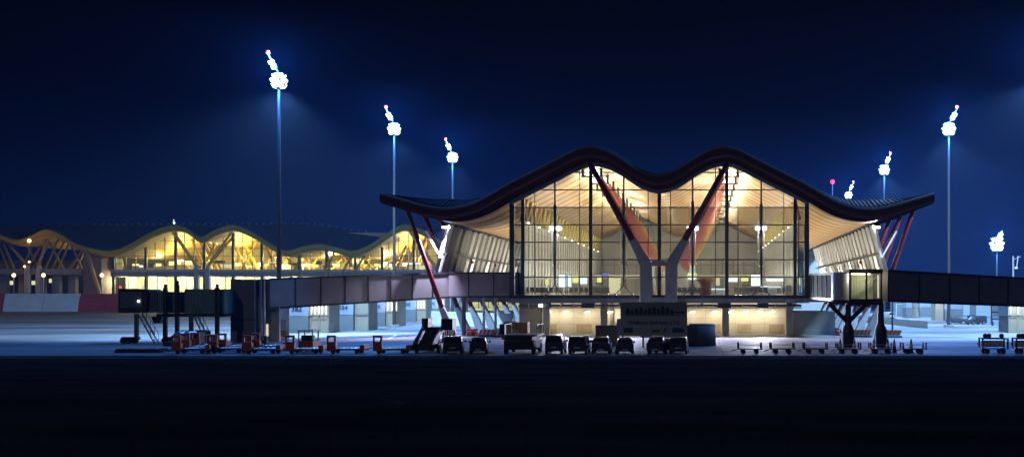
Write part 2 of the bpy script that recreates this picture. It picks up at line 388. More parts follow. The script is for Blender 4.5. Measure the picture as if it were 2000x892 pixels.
# forked front support
VY = 137.4
vs = MB()
for s in (-1, 1):
    vs.box(s*1.6-0.75, s*1.6+0.75, VY-0.6, VY+0.6, 0, 9.6)
vs.box(-0.849, 0.849, VY-0.45, VY+0.45, 9.05, 9.75); vs.box(-0.849, 0.849, VY-0.45, VY+0.45, 0.5, 5.1)
for s in (-1, 1):
    vs.bar((s*1.65,VY,9.35),(s*3.35,VY,12.4),1.5,1.2,(0,1,0),0.85,0.85)
so_ = vs.build('forked_support', mat('support_concrete', (0.27,0.275,0.28), 0.75, var=0.15, scale=0.8, bump=0.1), T, bevel=0.06)
for s in (-1,1): MB().tube((s*3.3,VY,12.3),(s*8.95,VY,zsof(8.95)+0.05),0.47,0.33,14).build('red_strut', M_RED, so_, smooth=True)

# side columns leaning outwards
for s in (-1, 1):
    for k in range(8):
        y = 143+9*k
        a, b = Vector((s*27.6,y,0)), Vector((s*33.4,y,zsof(33.4)+0.1)); mth = a.lerp(b, 0.22)
        c = MB().tube(mth, b, 0.34, 0.3, 12).build('leaning_column', M_RED, T, smooth=True)
        MB().bar(a-Vector((s*0.2,0,0.05)), mth, 1.25, 0.8, (0,1,0), 0.72, 0.6).build('concrete_foot', M_CONC, c, bevel=0.05)
        if k % 2 == 0:
            MB().tube(Vector((s*29.6,y+4.5,10.2)), Vector((s*32.6,y+4.5,zsof(32.6)+0.05)), 0.2, 0.16, 8).build('side_brace', M_RED, T, smooth=True)

# louvred side screens
for s in (-1, 1):
    def lp(u, y): # u 0 bottom .. 1 top
        return Vector((s*(30.2-1.7*u), y, 8.5+6.3*u))
    y0, y1 = 146.0, 226.0
    bk = MB().sweep([[lp(u,y)+Vector((s*0.35,0,0)) for u in (0,1)]+[lp(u,y)+Vector((s*0.45,0,0)) for u in (1,0)] for y in (y0,y1)])
    scr = bk.build('louvre_screen', M_BACK, T)
    for u0, u1 in ((0.0,0.36),(0.40,1.0)):
        n = 21
        for k in range(n):
            y = y0+0.5+(y1-y0-4)*k/(n-1)
            a, b = lp(u0,y), lp(u1,y); d = Vector((-s*0.33, 0.25, 0)); e = d.normalized().cross(Vector((0,0,1)))*0.04
            MB().add([a, a+d, b+d, b, a+e, a+d+e, b+d+e, b+e], [(0,1,2,3),(7,6,5,4),(0,4,5,1),(1,5,6,2),(2,6,7,3),(3,7,4,0)]).build('louvre_blade', M_LOUVRE, scr)
    for u in (-0.01,0.38,1.01): MB().bar(lp(u,y0-0.1)-Vector((s*0.5,0,0)), lp(u,y1)-Vector((s*0.5,0,0)), 0.14, 0.16).build('rail', M_STEEL, scr)
    for k in range(20):
        y = y0+0.5+4*k; p = lp(1.02,y); MB().bar(p-Vector((s*0.9,0,-0.1)), p+Vector((s*0.4,0,0.5)), 0.5, 0.4).build('eave_bracket', mat('dark_red_bracket', (0.16,0.04,0.03), 0.5), scr)
    MB().box(min(s*29.3,s*30.0), max(s*29.3,s*30.0), 150, y1, 5.2, 8.45).build('screen_base', M_LOUVRE, T)
    e0 = lp(1,y0-0.25); e1 = lp(0.30,y0-0.25)
    M_EW = mat('white_paint', (0.8,0.8,0.8), 0.4)
    MB().bar(e0, e1, 0.24, 0.24).build('end_post', M_EW, scr)
    MB().bar(e1, e1+Vector((s*2.0,0,3.6)), 0.2, 0.2).build('end_strut', M_EW, scr)
    MB().box(e0.x-0.1 if s > 0 else e0.x-0.9, e0.x+0.9 if s > 0 else e0.x+0.1, 145.2, 145.6, 14.35, 14.55).build('eave_lamp', M_WLAMP, T)
    lamp('SPOT', (e0.x+s*0.6, 145.1, 14.2), 60000 if s < 0 else 9000, (0.66,0.64,1.0), T, 0.2, (e0.x+s*3.5, 143.0, 6) if s < 0 else (19.5, 112, 5), 90, 0.7)
    lamp('POINT', (e0.x+s*0.6, 142.6, 12.2), 50, (0.9,0.9,1.0), T, 0.15)
    for k in range(6):
        y = 148+13*k
        lamp('SPOT', (s*22.4, y, 6.2), 4500, (1.0,0.90,0.72), T, 0.4, (s*25.0, y+2, 16), 140, 0.8)
        MB().box(s*22.4-0.3, s*22.4+0.3, y-0.3, y+0.3, 5.45, 5.75).build('uplight', M_STEEL, T)
for q_ in (0,6.5): lamp('SPOT', (s*25.2, y+q_, 6.6), 2600, (0.90,0.96,1.0), T, 0.3, (s*29.6, y+q_+1, 10.6), 105, 0.9)

# floor slab, recess below, columns
sl = MB().box(-HW-0.3, HW+0.3, YF-0.9, YB, 4.35, 5.36); sl.box(-28, -HW-0.32, 150, YB, 4.4, 5.2); sl.box(HW+0.32, 28, 150, YB, 4.4, 5.2)
slab = sl.build('floor_slab', M_DCONC, T)
MB().box(-HW-0.35, HW+0.35, YF-1.0, YF-0.92, 4.95, 5.38).build('sill_beam', M_BLACK, T)
MB().box(-HW+0.3, HW-0.3, YF+0.6, YB-0.5, 5.37, 5.40).build('interior_floor', mat('polished_stone_floor', (0.45,0.42,0.36), 0.15, var=0.06, scale=0.3), T)
YR = 147.5
wl = MB().box(-16.3, 17.4, YR, YR+0.3, 0, 4.34).build('ground_floor_wall', M_CREAM, T)
jn = MB()
for v in range(-16, 18, 2): jn.box(v-0.02, v+0.02, YR-0.012, YR-0.002, 0.4, 4.2)
for z in (1.45, 2.25, 3.3): jn.box(-16.2, 17.3, YR-0.016, YR-0.006, z-0.02, z+0.02)
jn.build('panel_joint', mat('joint_grey', (0.38,0.35,0.28), 0.8), wl)
for a, b in ((-15.9,-14.3),(-11.6,-9.5),(-5.7,-3.6),(-0.6,1.4),(6.2,8.1),(10.3,12.2),(14.6,16.6)):
    MB().box(a, b, YR-0.06, YR-0.02, 0.25, 1.4).build('service_hatch', M_TAN, wl)
for v in (-15.0,-7.4,8.6,17.0):
    MB().box(v-0.45, v+0.45, YF+2.2, YF+3.1, 0, 4.34).build('square_column', M_CREAM, T, bevel=0.04)
MB().box(-7.0, -6.6, YR-0.5, YR-0.1, 0, 4.3).build('downpipe', mat('brown_pipe', (0.16,0.12,0.08), 0.5), T)
MB().box(-6.3, -2.2, YR-0.12, YR-0.04, 1.6, 3.9).build('white_door_panel', M_WHITEWALL, wl)
pp = MB()
for z, yy, r in ((3.95,YF+1.2,0.10),(3.72,YF+1.5,0.07),(4.1,YF+2.0,0.08)): pp.tube((-18.5,yy,z),(18.5,yy,z),r,n=8)
pp.build('service_pipes', mat('pipe_grey', (0.14,0.13,0.11), 0.5), T)
hg = MB()
for i in range(18):
    v = -17+2.0*i+random.uniform(-0.3,0.3); hg.box(v-0.06, v+0.06, YF+1.1, YF+1.4, 3.6, 4.34)
hg.build('pipe_hangers', mat('hanger_cream', (0.5,0.45,0.35), 0.6), T)
db = MB()
for v, ww in ((-9.3,1.7),(8.4,1.7),(-14.6,1.0),(13.4,1.4)): db.box(v-ww/2, v+ww/2, YF+0.3, YF+1.0, 3.75, 4.34)
db.build('duct_box', M_BLACK, T)
for v in (-15.2,-13.0,-10.0,-6.9,-3.2,4.2,7.2,9.4,11.4,13.3,15.0):
    MB().bar((v-0.32,YR-1.2,3.0),(v+0.32,YR-1.2,3.14),0.14,0.16).build('fluorescent_tube', M_PINKLAMP, T)
    lamp('POINT', (v, YR-1.6, 2.9), 150, (1.0,0.84,0.60), T, 0.2)
MB().box(-15.5,-15.1,YF-0.5,YF-0.2,3.85,4.2).build('wall_or_added_flood', M_WLAMP, T)
for v in (-12.5,-5.0,5.5,13.0):  # floods added with housings to brighten the apron in front
    MB().box(v-0.18,v+0.18,YF-0.88,YF-0.6,4.12,4.34).build('wall_or_added_flood', M_STEEL, T)
    lamp('SPOT', (v, YF-0.95, 4.0), 8500, (0.76,0.75,1.0), T, 0.15, (v+1, 124, 0), 135, 0.6)
MB().box(17.5, 23.4, YR-2, YR+5, 0, 3.2).build('plant_room', mat('plant_room_concrete', (0.36,0.35,0.33), 0.8, var=0.1), T)
MB().box(-19.5, -16.4, YR+0.5, YR+6, 0, 4.3).build('rear_wall', M_DCONC, T)

# interior: partitions, back wall, coloured frames
for s in (-1,1):
    MB().box(s*18.2-0.1, s*18.2+0.1, YF+3, YB-1, 5.4, 15.2).build('side_partition', M_PARTITION, T)
    for k in range(26):
        y = YF+3+4.1*k; t = 0.25+k/11
        c = (0.62,0.10+0.30*min(1,t),0.05)
        mm = mat('frame_%d' % min(14,k), (0.60, 0.33+0.19*min(1,t), 0.20), 0.45)
        f = MB(); f.tube((s*18.4,y,15.2),(s*17.9,y+1.6,zsof(17.9)-0.1),0.26,n=8); f.tube((s*18.4,y+3.2,15.2),(s*17.9,y+1.6,zsof(17.9)-0.1),0.26,n=8)
        f.build('coloured_frame', mm, T)
    rb_ = MB()
    for k in range(36): rb_.box(min(s*18.02,s*18.095), max(s*18.02,s*18.095), YF+4+3*k, YF+4.22+3*k, 5.42, 15.0)
    for z in (7.6,9.8,12.0,14.0): rb_.box(min(s*18.04,s*18.096), max(s*18.04,s*18.096), YF+3.2, YB-1.2, z, z+0.12)
    rb_.build('partition_frame', mat('partition_frame_grey', (0.34,0.34,0.32), 0.5), T)
    lr = MB()
    for k in range(11): lr.box(s*17.9-0.1, s*17.9+0.1, YF+6+9.6*k, YF+6.3+9.6*k, 15.0, 15.2)
    lr.build('partition_lamps', M_WARMLAMP, T)
for k in range(11):
    y = 148.5+9*k; t = max(0, min(1, (k-5)/5))
    mm = mat('pylon_%d' % k, (0.44+0.14*t, 0.14+0.26*t, 0.13-0.03*t), 0.4)
    py = MB()
    for s in (-1,1): py.tube((s*1.9,y,9.8),(s*8.9,y,zsof(8.9)-0.05),0.42,0.3,10)
    o = py.build('interior_pylon', mm, T, smooth=True)
    b = MB()
    for s in (-1,1): b.bar((s*1.6,y,5.4),(s*1.9,y,9.9),1.0,0.8,(0,1,0),0.8,0.7)
    b.build('pylon_base', M_CONC, o)
bw = MB().box(-34, 34, YB-0.6, YB-0.3, 0, 25)
bw.build('far_wall', M_PARTITION, T)
MB().box(-17.9, 17.9, 226, 228, 8.8, 9.6).build('mezzanine_edge', M_WHITEWALL, T)
rb_ = MB()
for k in range(15): rb_.box(-17.5+2.5*k-0.12, -17.5+2.5*k+0.12, YB-0.8, YB-0.61, 5.5, 13.5)
for z in (9.8,12.2,13.5): rb_.box(-17.8, 17.8, YB-0.78, YB-0.62, z, z+0.2)
rb_.build('far_wall_frame', mat('partition_frame_grey', (0.34,0.34,0.32), 0.5), T)
for y in (150,166,182,198,214,232):
    for s in (-1,1):
        lamp('POINT', (s*9.4, y+2, 19.3), 2200, (1.0,0.87,0.58), T, 0.5, name='ceiling_uplight')
    lamp('POINT', (0, y+4, 9.0), 1300, (1.0,0.91,0.66), T, 0.5, name='hall_light')
    for s in (-1,1): lamp('POINT', (s*13, y, 8.6), 1150, (1.0,0.93,0.78), T, 0.5, name='hall_light')

# ------------------------------------------------------------------ things inside the hall
def lit_box(name, label, cat, px0, px1, py0, py1, D, m, frame=M_STEEL, group=None):
    t = thing(name, label, cat, at((px0+px1)/2, HY, D)-Vector((0,0,0.03)), group)
    x0, x1, z0, z1 = X(px0,D), X(px1,D), max(5.41, Z(py1,D)), Z(py0,D)
    MB().box(x0, x1, D, D+0.5, z0, z1).build('lit_panel', m, t)
    f = MB(); w_ = 0.06
    for a, b in ((x0-w_,x0-0.003),(x1+0.003,x1+w_)): f.box(a, b, D-0.05, D+0.55, 5.41, z1+w_)
    f.box(x0-w_+0.002, x1+w_-0.002, D-0.045, D+0.545, z1+0.002, z1+w_-0.002)
    f.build('frame', frame, t)
    return t
lit_box('display_board', 'large bright white display board behind the left glazing bay', 'display', 1091, 1104, 536, 560, 158, M_LITWHITE)
lit_box('display_board', 'white display board just right of the blue lit column in the hall', 'display', 1108, 1116, 538, 559, 158, M_LITWHITE)
lit_box('lit_column', 'slim blue lit column between two white boards in the hall', 'sign', 1104.6, 1107.4, 535, 560, 157.5, M_LITCYAN)
lit_box('shop_sign', 'yellow lit shop sign over a low counter, right of the white boards', 'sign', 1117.5, 1130, 538, 551, 162, M_LITYEL)
lit_box('shop_sign', 'pale white lit shop sign beside the thick mullion of the left bays', 'sign', 1133, 1147, 541, 554, 162, M_LITWHITE)
lit_box('shop_sign', 'small yellow lit shop sign under the violet screen', 'sign', 1166, 1175, 541, 551, 164, M_LITYEL)
lit_box('information_screen', 'small violet information screen hung high in the hall', 'screen', 1176, 1187, 533, 540, 160, M_LITPURP)
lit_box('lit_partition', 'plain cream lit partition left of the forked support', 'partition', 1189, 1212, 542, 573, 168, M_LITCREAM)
lit_box('shop_sign', 'narrow yellow green sign in the leftmost glazing bay', 'sign', 1065, 1072, 544, 556, 160, M_LITYEL)
lit_box('display_board', 'slim white display board beside the left corner column', 'display', 1012, 1019, 543, 556, 155, M_LITWHITE)
lit_box('display_board', 'small dim white board between the first two left mullions', 'display', 1034, 1042, 547, 556, 157, M_LITWHITE)
lit_box('display_board', 'big square white display board in the right half of the hall', 'display', 1467, 1486, 536, 558, 156, M_LITWHITE)
lit_box('shop_sign', 'long white lit shop front strip right of the thick right mullion', 'sign', 1423, 1441, 542, 550, 164, M_LITWHITE)
lit_box('shop_sign', 'yellow green lit shop sign in the right half of the hall', 'sign', 1447, 1462, 540, 549, 163, M_LITYEL)
lit_box('shop_sign', 'long pale lit shop front strip near the right corner', 'sign', 1496, 1530, 543, 549, 165, M_LITWHITE)
lit_box('shop_sign', 'small yellow lit panel by the right corner column', 'sign', 1555, 1563, 542, 556, 155, M_LITYEL)
lit_box('shop_sign', 'narrow cream lit panel right of the brown kiosk', 'sign', 1398, 1406, 540, 557, 162, M_LITCREAM)
# brown kiosk
t = thing('kiosk', 'dark brown wooden kiosk with a flared top inside the hall', 'kiosk', at(1378,575,150)-Vector((0,0,0.03)))
M_BRN = mat('brown_wood', (0.16,0.055,0.02), 0.5, var=0.3, scale=1.5)
cx = X(1378,150)
MB().lathe((cx,150,5.41), [(0.75,0),(0.72,1.3),(0.9,1.7)], 8).build('body', M_BRN, t)
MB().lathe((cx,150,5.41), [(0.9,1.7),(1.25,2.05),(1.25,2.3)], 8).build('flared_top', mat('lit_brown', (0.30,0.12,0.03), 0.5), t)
# decorated tree
t = thing('display_tree', 'tapering tree shaped display of yellow, white and blue lights in the hall', 'display', at(1352,575,152)-Vector((0,0,0.03)))
cx = X(1352,152)
MB().lathe((cx,152,5.41), [(0.35,0),(0.30,0.7)], 10).build('stand', M_STEEL, t)
for i, (m_, z, r) in enumerate(((M_LITWHITE,2.3,0.62),(M_LITYEL,2.85,0.72),(M_LITCYAN,3.35,0.50),(M_LITYEL,3.85,0.42),(M_LITPURP,4.35,0.3))):
    MB().lathe((cx,152,5.41), [(r*0.85,z-0.2),(r,z-0.1),(r*0.7,z+0.25)], 10).build('light_tier', m_, t)
MB().tube((cx,152,6.1),(cx,152,10.9),0.06).build('pole', M_STEEL, t)
# round counter
t = thing('round_counter', 'round white lit counter ring near the right glazing', 'counter', at(1505,575,149)-Vector((0,0,0.03)))
cx = X(1505,149)
MB().lathe((cx,149.5,5.41), [(0.9,0.0),(0.9,0.85)], 20).build('counter_base', M_WHITEWALL, t)
MB().lathe((cx,149.5,5.41), [(1.45,0.95),(1.5,1.0),(1.5,1.15),(1.3,1.2),(1.3,1.0)], 24).build('light_ring', mat('lit_ring', (0.8,0.8,0.8), emit=(0.9,1,1), es=1.1), t)
t = thing('counter', 'long counter with a white glowing edge right of the kiosk', 'counter', at(1405,575,149)-Vector((0,0,0.03)))
MB().box(X(1390,149), X(1421,149), 149, 149.8, 5.41, 6.1).build('counter_body', M_WHITEWALL, t)
MB().box(X(1389,149), X(1422,149), 148.9, 148.96, 6.12, 6.25).build('glowing_edge', M_LITWHITE, t)
for a, b, y0_, D_, m_, lb in ((1117,1131,553,156,M_TAN,'tan service counter below the yellow lit shop sign'),(1133,1148,556,157,M_PARTITION,'grey service counter beside the thick left mullion'),(1156,1185,557,158,mat('counter_olive',(0.20,0.19,0.13)),'wide olive service counter below the violet screen'),(1424,1447,551,158,M_TAN,'long tan service counter right of the thick right mullion'),(1449,1465,553,159,mat('counter_brown',(0.28,0.22,0.16)),'brown service counter left of the big square board'),(1535,1549,556,153,mat('counter_brown',(0.28,0.22,0.16)),'brown service counter near the right corner column'),(1022,1032,556,152,mat('counter_olive',(0.20,0.19,0.13)),'small olive service counter near the left corner column')):
    t = thing('service_counter', lb, 'counter', at((a+b)/2, 575, D_)-Vector((0,0,0.03)), 'service counters in the departure hall')
    xa_, xb2, zt_ = X(a,D_), X(b,D_), Z(y0_,D_)
    MB().box(xa_, xb2, D_, D_+0.8, 5.41, zt_-0.06).build('counter_body', m_, t); MB().box(xa_-0.05, xb2+0.05, D_-0.06, D_+0.86, zt_-0.058, zt_).build('counter_top', M_WHITEWALL, t)
# seats in rows
M_SEAT = mat('seat_grey', (0.20,0.20,0.20), 0.5); 
s0 = None; idx = 0
seatlab = ['row of grey seats behind the left corner of the glass wall','row of grey seats under the first lamp mast','row of grey seats below the white display boards','row of grey seats below the yellow shop sign','row of grey seats left of the cream partition','row of grey seats right of the forked support','row of grey seats below the light tree','row of grey seats in front of the big square board','row of grey seats next to the round counter','row of grey seats in the right corner bay']
for px, D in ((1045,146),(1072,150),(1102,153),(1131,148),(1172,151),(1332,147),(1352,145.5),(1452,151),(1480,146),(1535,152)):
    p = Vector((X(px,D), D, 5.41))
    if s0 is None:
        s0 = thing('seat_row', seatlab[0], 'seats', p, 'seat rows in the departure hall')
        for k in range(4):
            q = p.x-1.05+0.7*k
            MB().box(q-0.28,q+0.28,p.y-0.25,p.y+0.25,p.z+0.40,p.z+0.48).build('seat', M_SEAT, s0)
            MB().bar((q,p.y-0.28,p.z+0.48),(q,p.y-0.42,p.z+1.0),0.54,0.06,(0,1,0)).build('backrest', M_SEAT, s0)
        fr_ = MB().box(p.x-1.4,p.x+1.4,p.y-0.05,p.y+0.05,p.z+0.3,p.z+0.39)
        for v in (-1.1,1.1): fr_.box(p.x+v-0.05,p.x+v+0.05,p.y-0.2,p.y+0.2,p.z,p.z+0.3)
        fr_.build('frame', M_GREY, s0)
    else: dup(s0, p, 0, seatlab[idx])
    idx += 1
# ------------------------------------------------------------------ second terminal (far left, yellow)
DT = 370.0
T2 = thing('yellow_terminal', 'long distant terminal with a yellow edged wavy roof and bright glazed halls', 'terminal building', (X(420,DT),DT,0))
prof = [(-120,452),(-60,438),(-25,446),(10,460),(35,467),(60,460),(90,447),(115,453),(150,474),(185,484),(218,488),(250,478),(300,450),(340,438),(366,444),(393,461),(420,448),(455,438),(490,450),(540,480),(562,488),(592,480),(625,475),(660,482),(690,488),(720,478),(760,452),(790,437),(830,449),(880,478),(930,490),(1000,480)]
def yprof(px):
    for i in range(len(prof)-1):
        if prof[i][0] <= px <= prof[i+1][0]:
            (x0,y0),(x1,y1) = prof[i], prof[i+1]; h = x1-x0; t = (px-x0)/h
            sl = lambda k: 0 if k in (0,len(prof)-1) else (prof[k+1][1]-prof[k-1][1])/(prof[k+1][0]-prof[k-1][0])
            m0, m1 = sl(i)*h, sl(i+1)*h
            return (2*t**3-3*t**2+1)*y0+(t**3-2*t**2+t)*m0+(-2*t**3+3*t**2)*y1+(t**3-t**2)*m1
px2 = [-120+5*i for i in range(225)]
P2 = [(X(p,DT), Z(yprof(p),DT)) for p in px2]
def soff2(x):
    px = VX+(x-CX)*F/DT; return Z(yprof(max(-119,min(999,px))),DT)-2.3
def bulge(x):
    px = VX+(x-CX)*F/DT
    return 1.0
M_BLUEL2 = mat('shop_grey', (0.35,0.36,0.34), 0.6)
M_OLIVE = mat('yellow_fascia', (0.34,0.27,0.015), 0.5, var=0.1, scale=0.2)
M_YEL = mat('yellow_steel', (0.62,0.42,0.03), 0.45)
ceil2 = mat('far_bamboo', (0.60,0.46,0.20), 0.5, var=0.15, scale=0.15)
def back_z(x, z, y):
    px = VX+(x-CX)*F/DT; tz = Z(428+ (max(0,px-480))*0.165, DT)+2.5
    t = min(1, (y-DT)/70); t = t*t*(3-2*t)
    return z*(1-t)+max(tz, z+1.0)*t
r2 = MB().sweep([[(a, y, back_z(a,b,y)) for a, b in P2] for y in (DT, DT+20, DT+45, DT+70, DT+110)], closed=False).build('roof', mat('far_roof_sheet', (0.06,0.07,0.09), 0.8), T2, smooth=True)
MB().sweep([[(a,DT,b) for a, b in P2],[(a,DT-0.9,b-0.35) for a, b in P2]], closed=False).build('roof_edge_roll', mat('far_edge_grey', (0.13,0.13,0.13), 0.6), r2, smooth=True)
MB().sweep([[(a,DT-0.9,b-0.35) for a, b in P2],[(a,DT-0.9,b-1.6) for a, b in P2],[(a,DT+0.2,b-2.3) for a, b in P2]], closed=False).build('fascia', M_OLIVE, r2, smooth=True)
MB().sweep([[(a,y,b-2.3) for a, b in P2] for y in (DT+0.2, DT+90)], closed=False).build('ceiling', ceil2, r2, smooth=True)
for k in range(46):
    px = -40+17*k; a = X(px,DT); zb = back_z(a, Z(yprof(px),DT), DT+70)
    MB().box(a-0.35, a+0.35, DT+70, DT+71, zb-0.2, zb+0.7).build('roof_vent', mat('pale_vent', (0.22,0.23,0.25), 0.6), r2)
YG = DT+7
xa, xb = X(222,YG), X(1010,YG)
zF = Z(540,YG); zF2 = Z(529,YG)
MB().add([(X(x_,YG),YG,zF2) for x_ in range(222,1000,8)]+[(X(x_,YG),YG,soff2(X(x_,YG))-0.02) for x_ in range(222,1000,8)], [(i,i+1,98+i+1,98+i) for i in range(97)]).build('upper_glazing', M_WIN, T2)
fm = MB()
for px in range(228, 1000, 19): fm.box(X(px,YG)-0.09, X(px,YG)+0.09, YG-0.5, YG-0.1, zF2, soff2(X(px,YG))-0.05)
for z in (zF2+2.6, zF2+5.2, zF2+7.8, zF2+10.4):
    cur = None
    for px in range(224, 1000, 2):
        ok = soff2(X(px,YG)) > z+0.4
        if ok and cur is None: cur = px
        if (not ok or px == 998) and cur is not None: fm.box(X(cur,YG), X(px,YG), YG-0.35, YG-0.15, z-0.07, z+0.07); cur = None
fm.build('glazing_bars', M_STEEL, T2)
for px in (225,288,346,402,458,514,545,586,640,696,748,810,862): MB().box(X(px,YG)-0.4, X(px,YG)+0.4, YG-1.4, YG-0.6, 0, soff2(X(px,YG))-0.03).build('facade_column', M_STEEL, T2)
MB().box(xa, xb, YG-2.0, DT+88, zF, zF2-0.3).build('upper_floor', M_DCONC, T2)
MB().box(xa, xb, YG-1.9, YG-1.75, zF2-0.28, zF2+0.5).build('balustrade', mat('balustrade_grey', (0.35,0.37,0.40), 0.4), T2)
MB().box(X(163,DT+43)+0.1, xb+30, DT+60, DT+60.5, 0, 30).build('inner_wall', mat('inner_cream_wall', (0.62,0.55,0.30), 0.7, var=0.15, scale=0.1), T2)
lg = MB().box(X(226,YG), X(1000,YG), YG+0.0, YG+0.1, 0.5, zF-0.1).build('lower_glazing', M_WIN, T2)
lb = MB()
for px in range(232, 1000, 19): lb.box(X(px,YG)-0.12, X(px,YG)+0.12, YG-0.2, YG-0.02, 0.5, zF-0.1)
lb.build('lower_glazing_bars', M_STEEL, T2)
MB().box(xa, xb, YG+8, YG+8.4, 0, zF-0.1).build('lower_hall_wall', mat('pale_hall_wall', (0.70,0.68,0.40), 0.7, var=0.12, scale=0.12), T2)
for i in range(14):
    px = 245+56*i
    lamp('POINT', (X(px,DT+12), DT+11, zF-1.6), 4500, (1.0,0.92,0.55), T2, 0.6, name='hall_light')
    lamp('POINT', (X(px+10,DT+25), DT+25, zF2+5.5), 10000, (1.0,0.80,0.28), T2, 0.8, name='hall_light')
# forked supports and interior yellow frames
M_DYEL = mat('shaded_yellow_steel', (0.25,0.19,0.05), 0.6)  # unlit end's shade put into this darker copy of the yellow steel
def vee(cpx, Y, px_l, px_r, r=0.55, m=M_YEL, base=True):
    cx = X(cpx,Y); o = MB()
    for p in (px_l, px_r):
        q = X(p,Y); o.tube((cx+(0.9 if q > cx else -0.9)*2.0, Y, zF2+1.5), (q, Y, soff2(q)-0.05), r, r*0.8, 8)
    v_ = o.build('yellow_strut', m, T2, smooth=True)
    if base:
        b = MB()
        for s in (-1,1): b.bar((cx+s*2.0,Y,0),(cx+s*1.9,Y,zF2-2.0),1.6,1.4,(0,1,0)); b.bar((cx+s*1.9,Y,zF2-2.1),(cx+s*2.1,Y,zF2+1.7),1.6,1.4,(0,1,0),1.1,1.0)
        b.build('concrete_base', M_CONC, v_)
vee(395, DT+4, 338, 452); vee(395, DT+10, 345, 458, base=False)
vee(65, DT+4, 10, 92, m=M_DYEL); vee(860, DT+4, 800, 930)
for px, a in ((600,-14),(575,14),(640,12),(655,-16),(668,18),(690,22)): 
    o = MB().tube((X(px,DT+8.5), DT+4, Z(548,DT+4)), (X(px+a,DT+4), DT+4, soff2(X(px+a,DT+4))-0.05), 0.4, 0.32, 8).build('leaning_strut', mat('olive_steel', (0.30,0.26,0.05), 0.5), T2, smooth=True)
for i in range(40):
    px = 380+11.5*i+random.uniform(-3,3); Y = DT+random.choice((16,24,34,44)); q = X(px,Y); dx = random.choice((-5,5,-4,4))
    zt = min(soff2(q+dx), soff2(q))
    MB().tube((q,Y,zF2), (q+dx,Y,zt-0.1), 0.55, 0.45, 7).build('inner_strut', M_YEL, T2, smooth=True)
rr = random.Random(3)
for i in range(44):
    px = 236+14*i+rr.uniform(-5,5); Y = DT+rr.choice((12,18,28,40)); a = X(px,Y); ww = rr.uniform(0.5,2.2); zz = zF2+rr.uniform(0.6,3.0)
    MB().box(a-ww, a+ww, Y, Y+0.4, zz, zz+rr.uniform(0.5,2.0)).build('shop_front', rr.choice((M_LITWHITE,M_LITYEL,M_LITCREAM,M_DCONC,M_DCONC,M_LITCREAM,M_BLUEL2,M_STEEL)), T2)
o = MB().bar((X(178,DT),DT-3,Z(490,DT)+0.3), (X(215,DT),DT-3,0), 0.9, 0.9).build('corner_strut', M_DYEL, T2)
MB().box(X(163,DT+3), X(198,DT+3), DT+3, DT+12, 0, Z(492,DT)).build('stair_tower', mat('brown_cladding', (0.16,0.12,0.09), 0.7, var=0.15, scale=0.3), T2)
MB().box(X(198,DT+8), X(222,DT+8), DT+8, DT+14, zF2, Z(494,DT)).build('end_bay', M_DCONC, T2)
# unlit left part: deck on thick piers under the roof
MB().box(X(-110,DT+6), X(163,DT+6), DT+5, DT+40, Z(535,DT), Z(524,DT)).build('road_deck', M_DCONC, T2)
for px, m_ in ((43,M_TAN),(78,M_DCONC),(108,M_DCONC),(140,M_DCONC),(5,M_DCONC)): MB().box(X(px-7,DT+9), X(px+7,DT+9), DT+9, DT+11, 0, Z(536,DT)).build('deck_pier', m_, T2)
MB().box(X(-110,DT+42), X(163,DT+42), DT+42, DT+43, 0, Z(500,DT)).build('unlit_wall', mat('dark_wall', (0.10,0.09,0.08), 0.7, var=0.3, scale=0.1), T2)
for i in range(16):
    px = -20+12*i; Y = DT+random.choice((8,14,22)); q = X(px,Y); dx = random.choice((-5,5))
    MB().tube((q,Y,Z(524,DT)), (q+dx,Y,soff2(q+dx)-0.1), 0.45, 0.35, 7).build('inner_strut', mat('shaded_yellow_steel', (0.25,0.19,0.05), 0.6), T2, smooth=True)
for px, py in ((100,548),(147,556),(20,552),(66,552)):
    q = at(px,py,DT+14); MB().box(q.x-0.8, q.x+0.8, q.y, q.y+0.3, q.z-0.7, q.z+0.7).build('lit_window', M_LITCREAM, T2)

# orange street lamps by the far road
lo = None
ol = ['orange street lamp under the far roof crest','orange street lamp at the far left end of the road deck','orange street lamp above the white part of the blast fence','orange street lamp beside the brown stair tower','small orange lamp left of the pair under the far roof','tiny orange lamp at the right of the pair under the far roof']
for i, (px, py, D) in enumerate(((57,470,DT-4),(27,537,DT-6),(85,537,DT-6),(199,537,DT-6),(48,520,DT-2),(57,511,DT-2))):
    p = at(px,py,D); r_ = 0.55 if i < 4 else 0.32
    t = thing('street_lamp', ol[i], 'street lamp', (p.x,D,0), 'orange street lamps on the far road')
    MB().tube((p.x,D,0),(p.x,D,p.z),0.12,0.08,8).build('post', M_GREY, t)
    MB().lathe((p.x,D,p.z-r_), [(r_*0.5,0),(r_,r_*0.6),(r_,r_*1.3),(r_*0.4,r_*2)], 10).build('lamp_globe', M_ORLAMP, t)
    lamp('POINT', (p.x, D-1.2, p.z-0.3), 220 if i < 4 else 50, (1.0,0.48,0.14), t, 0.4)

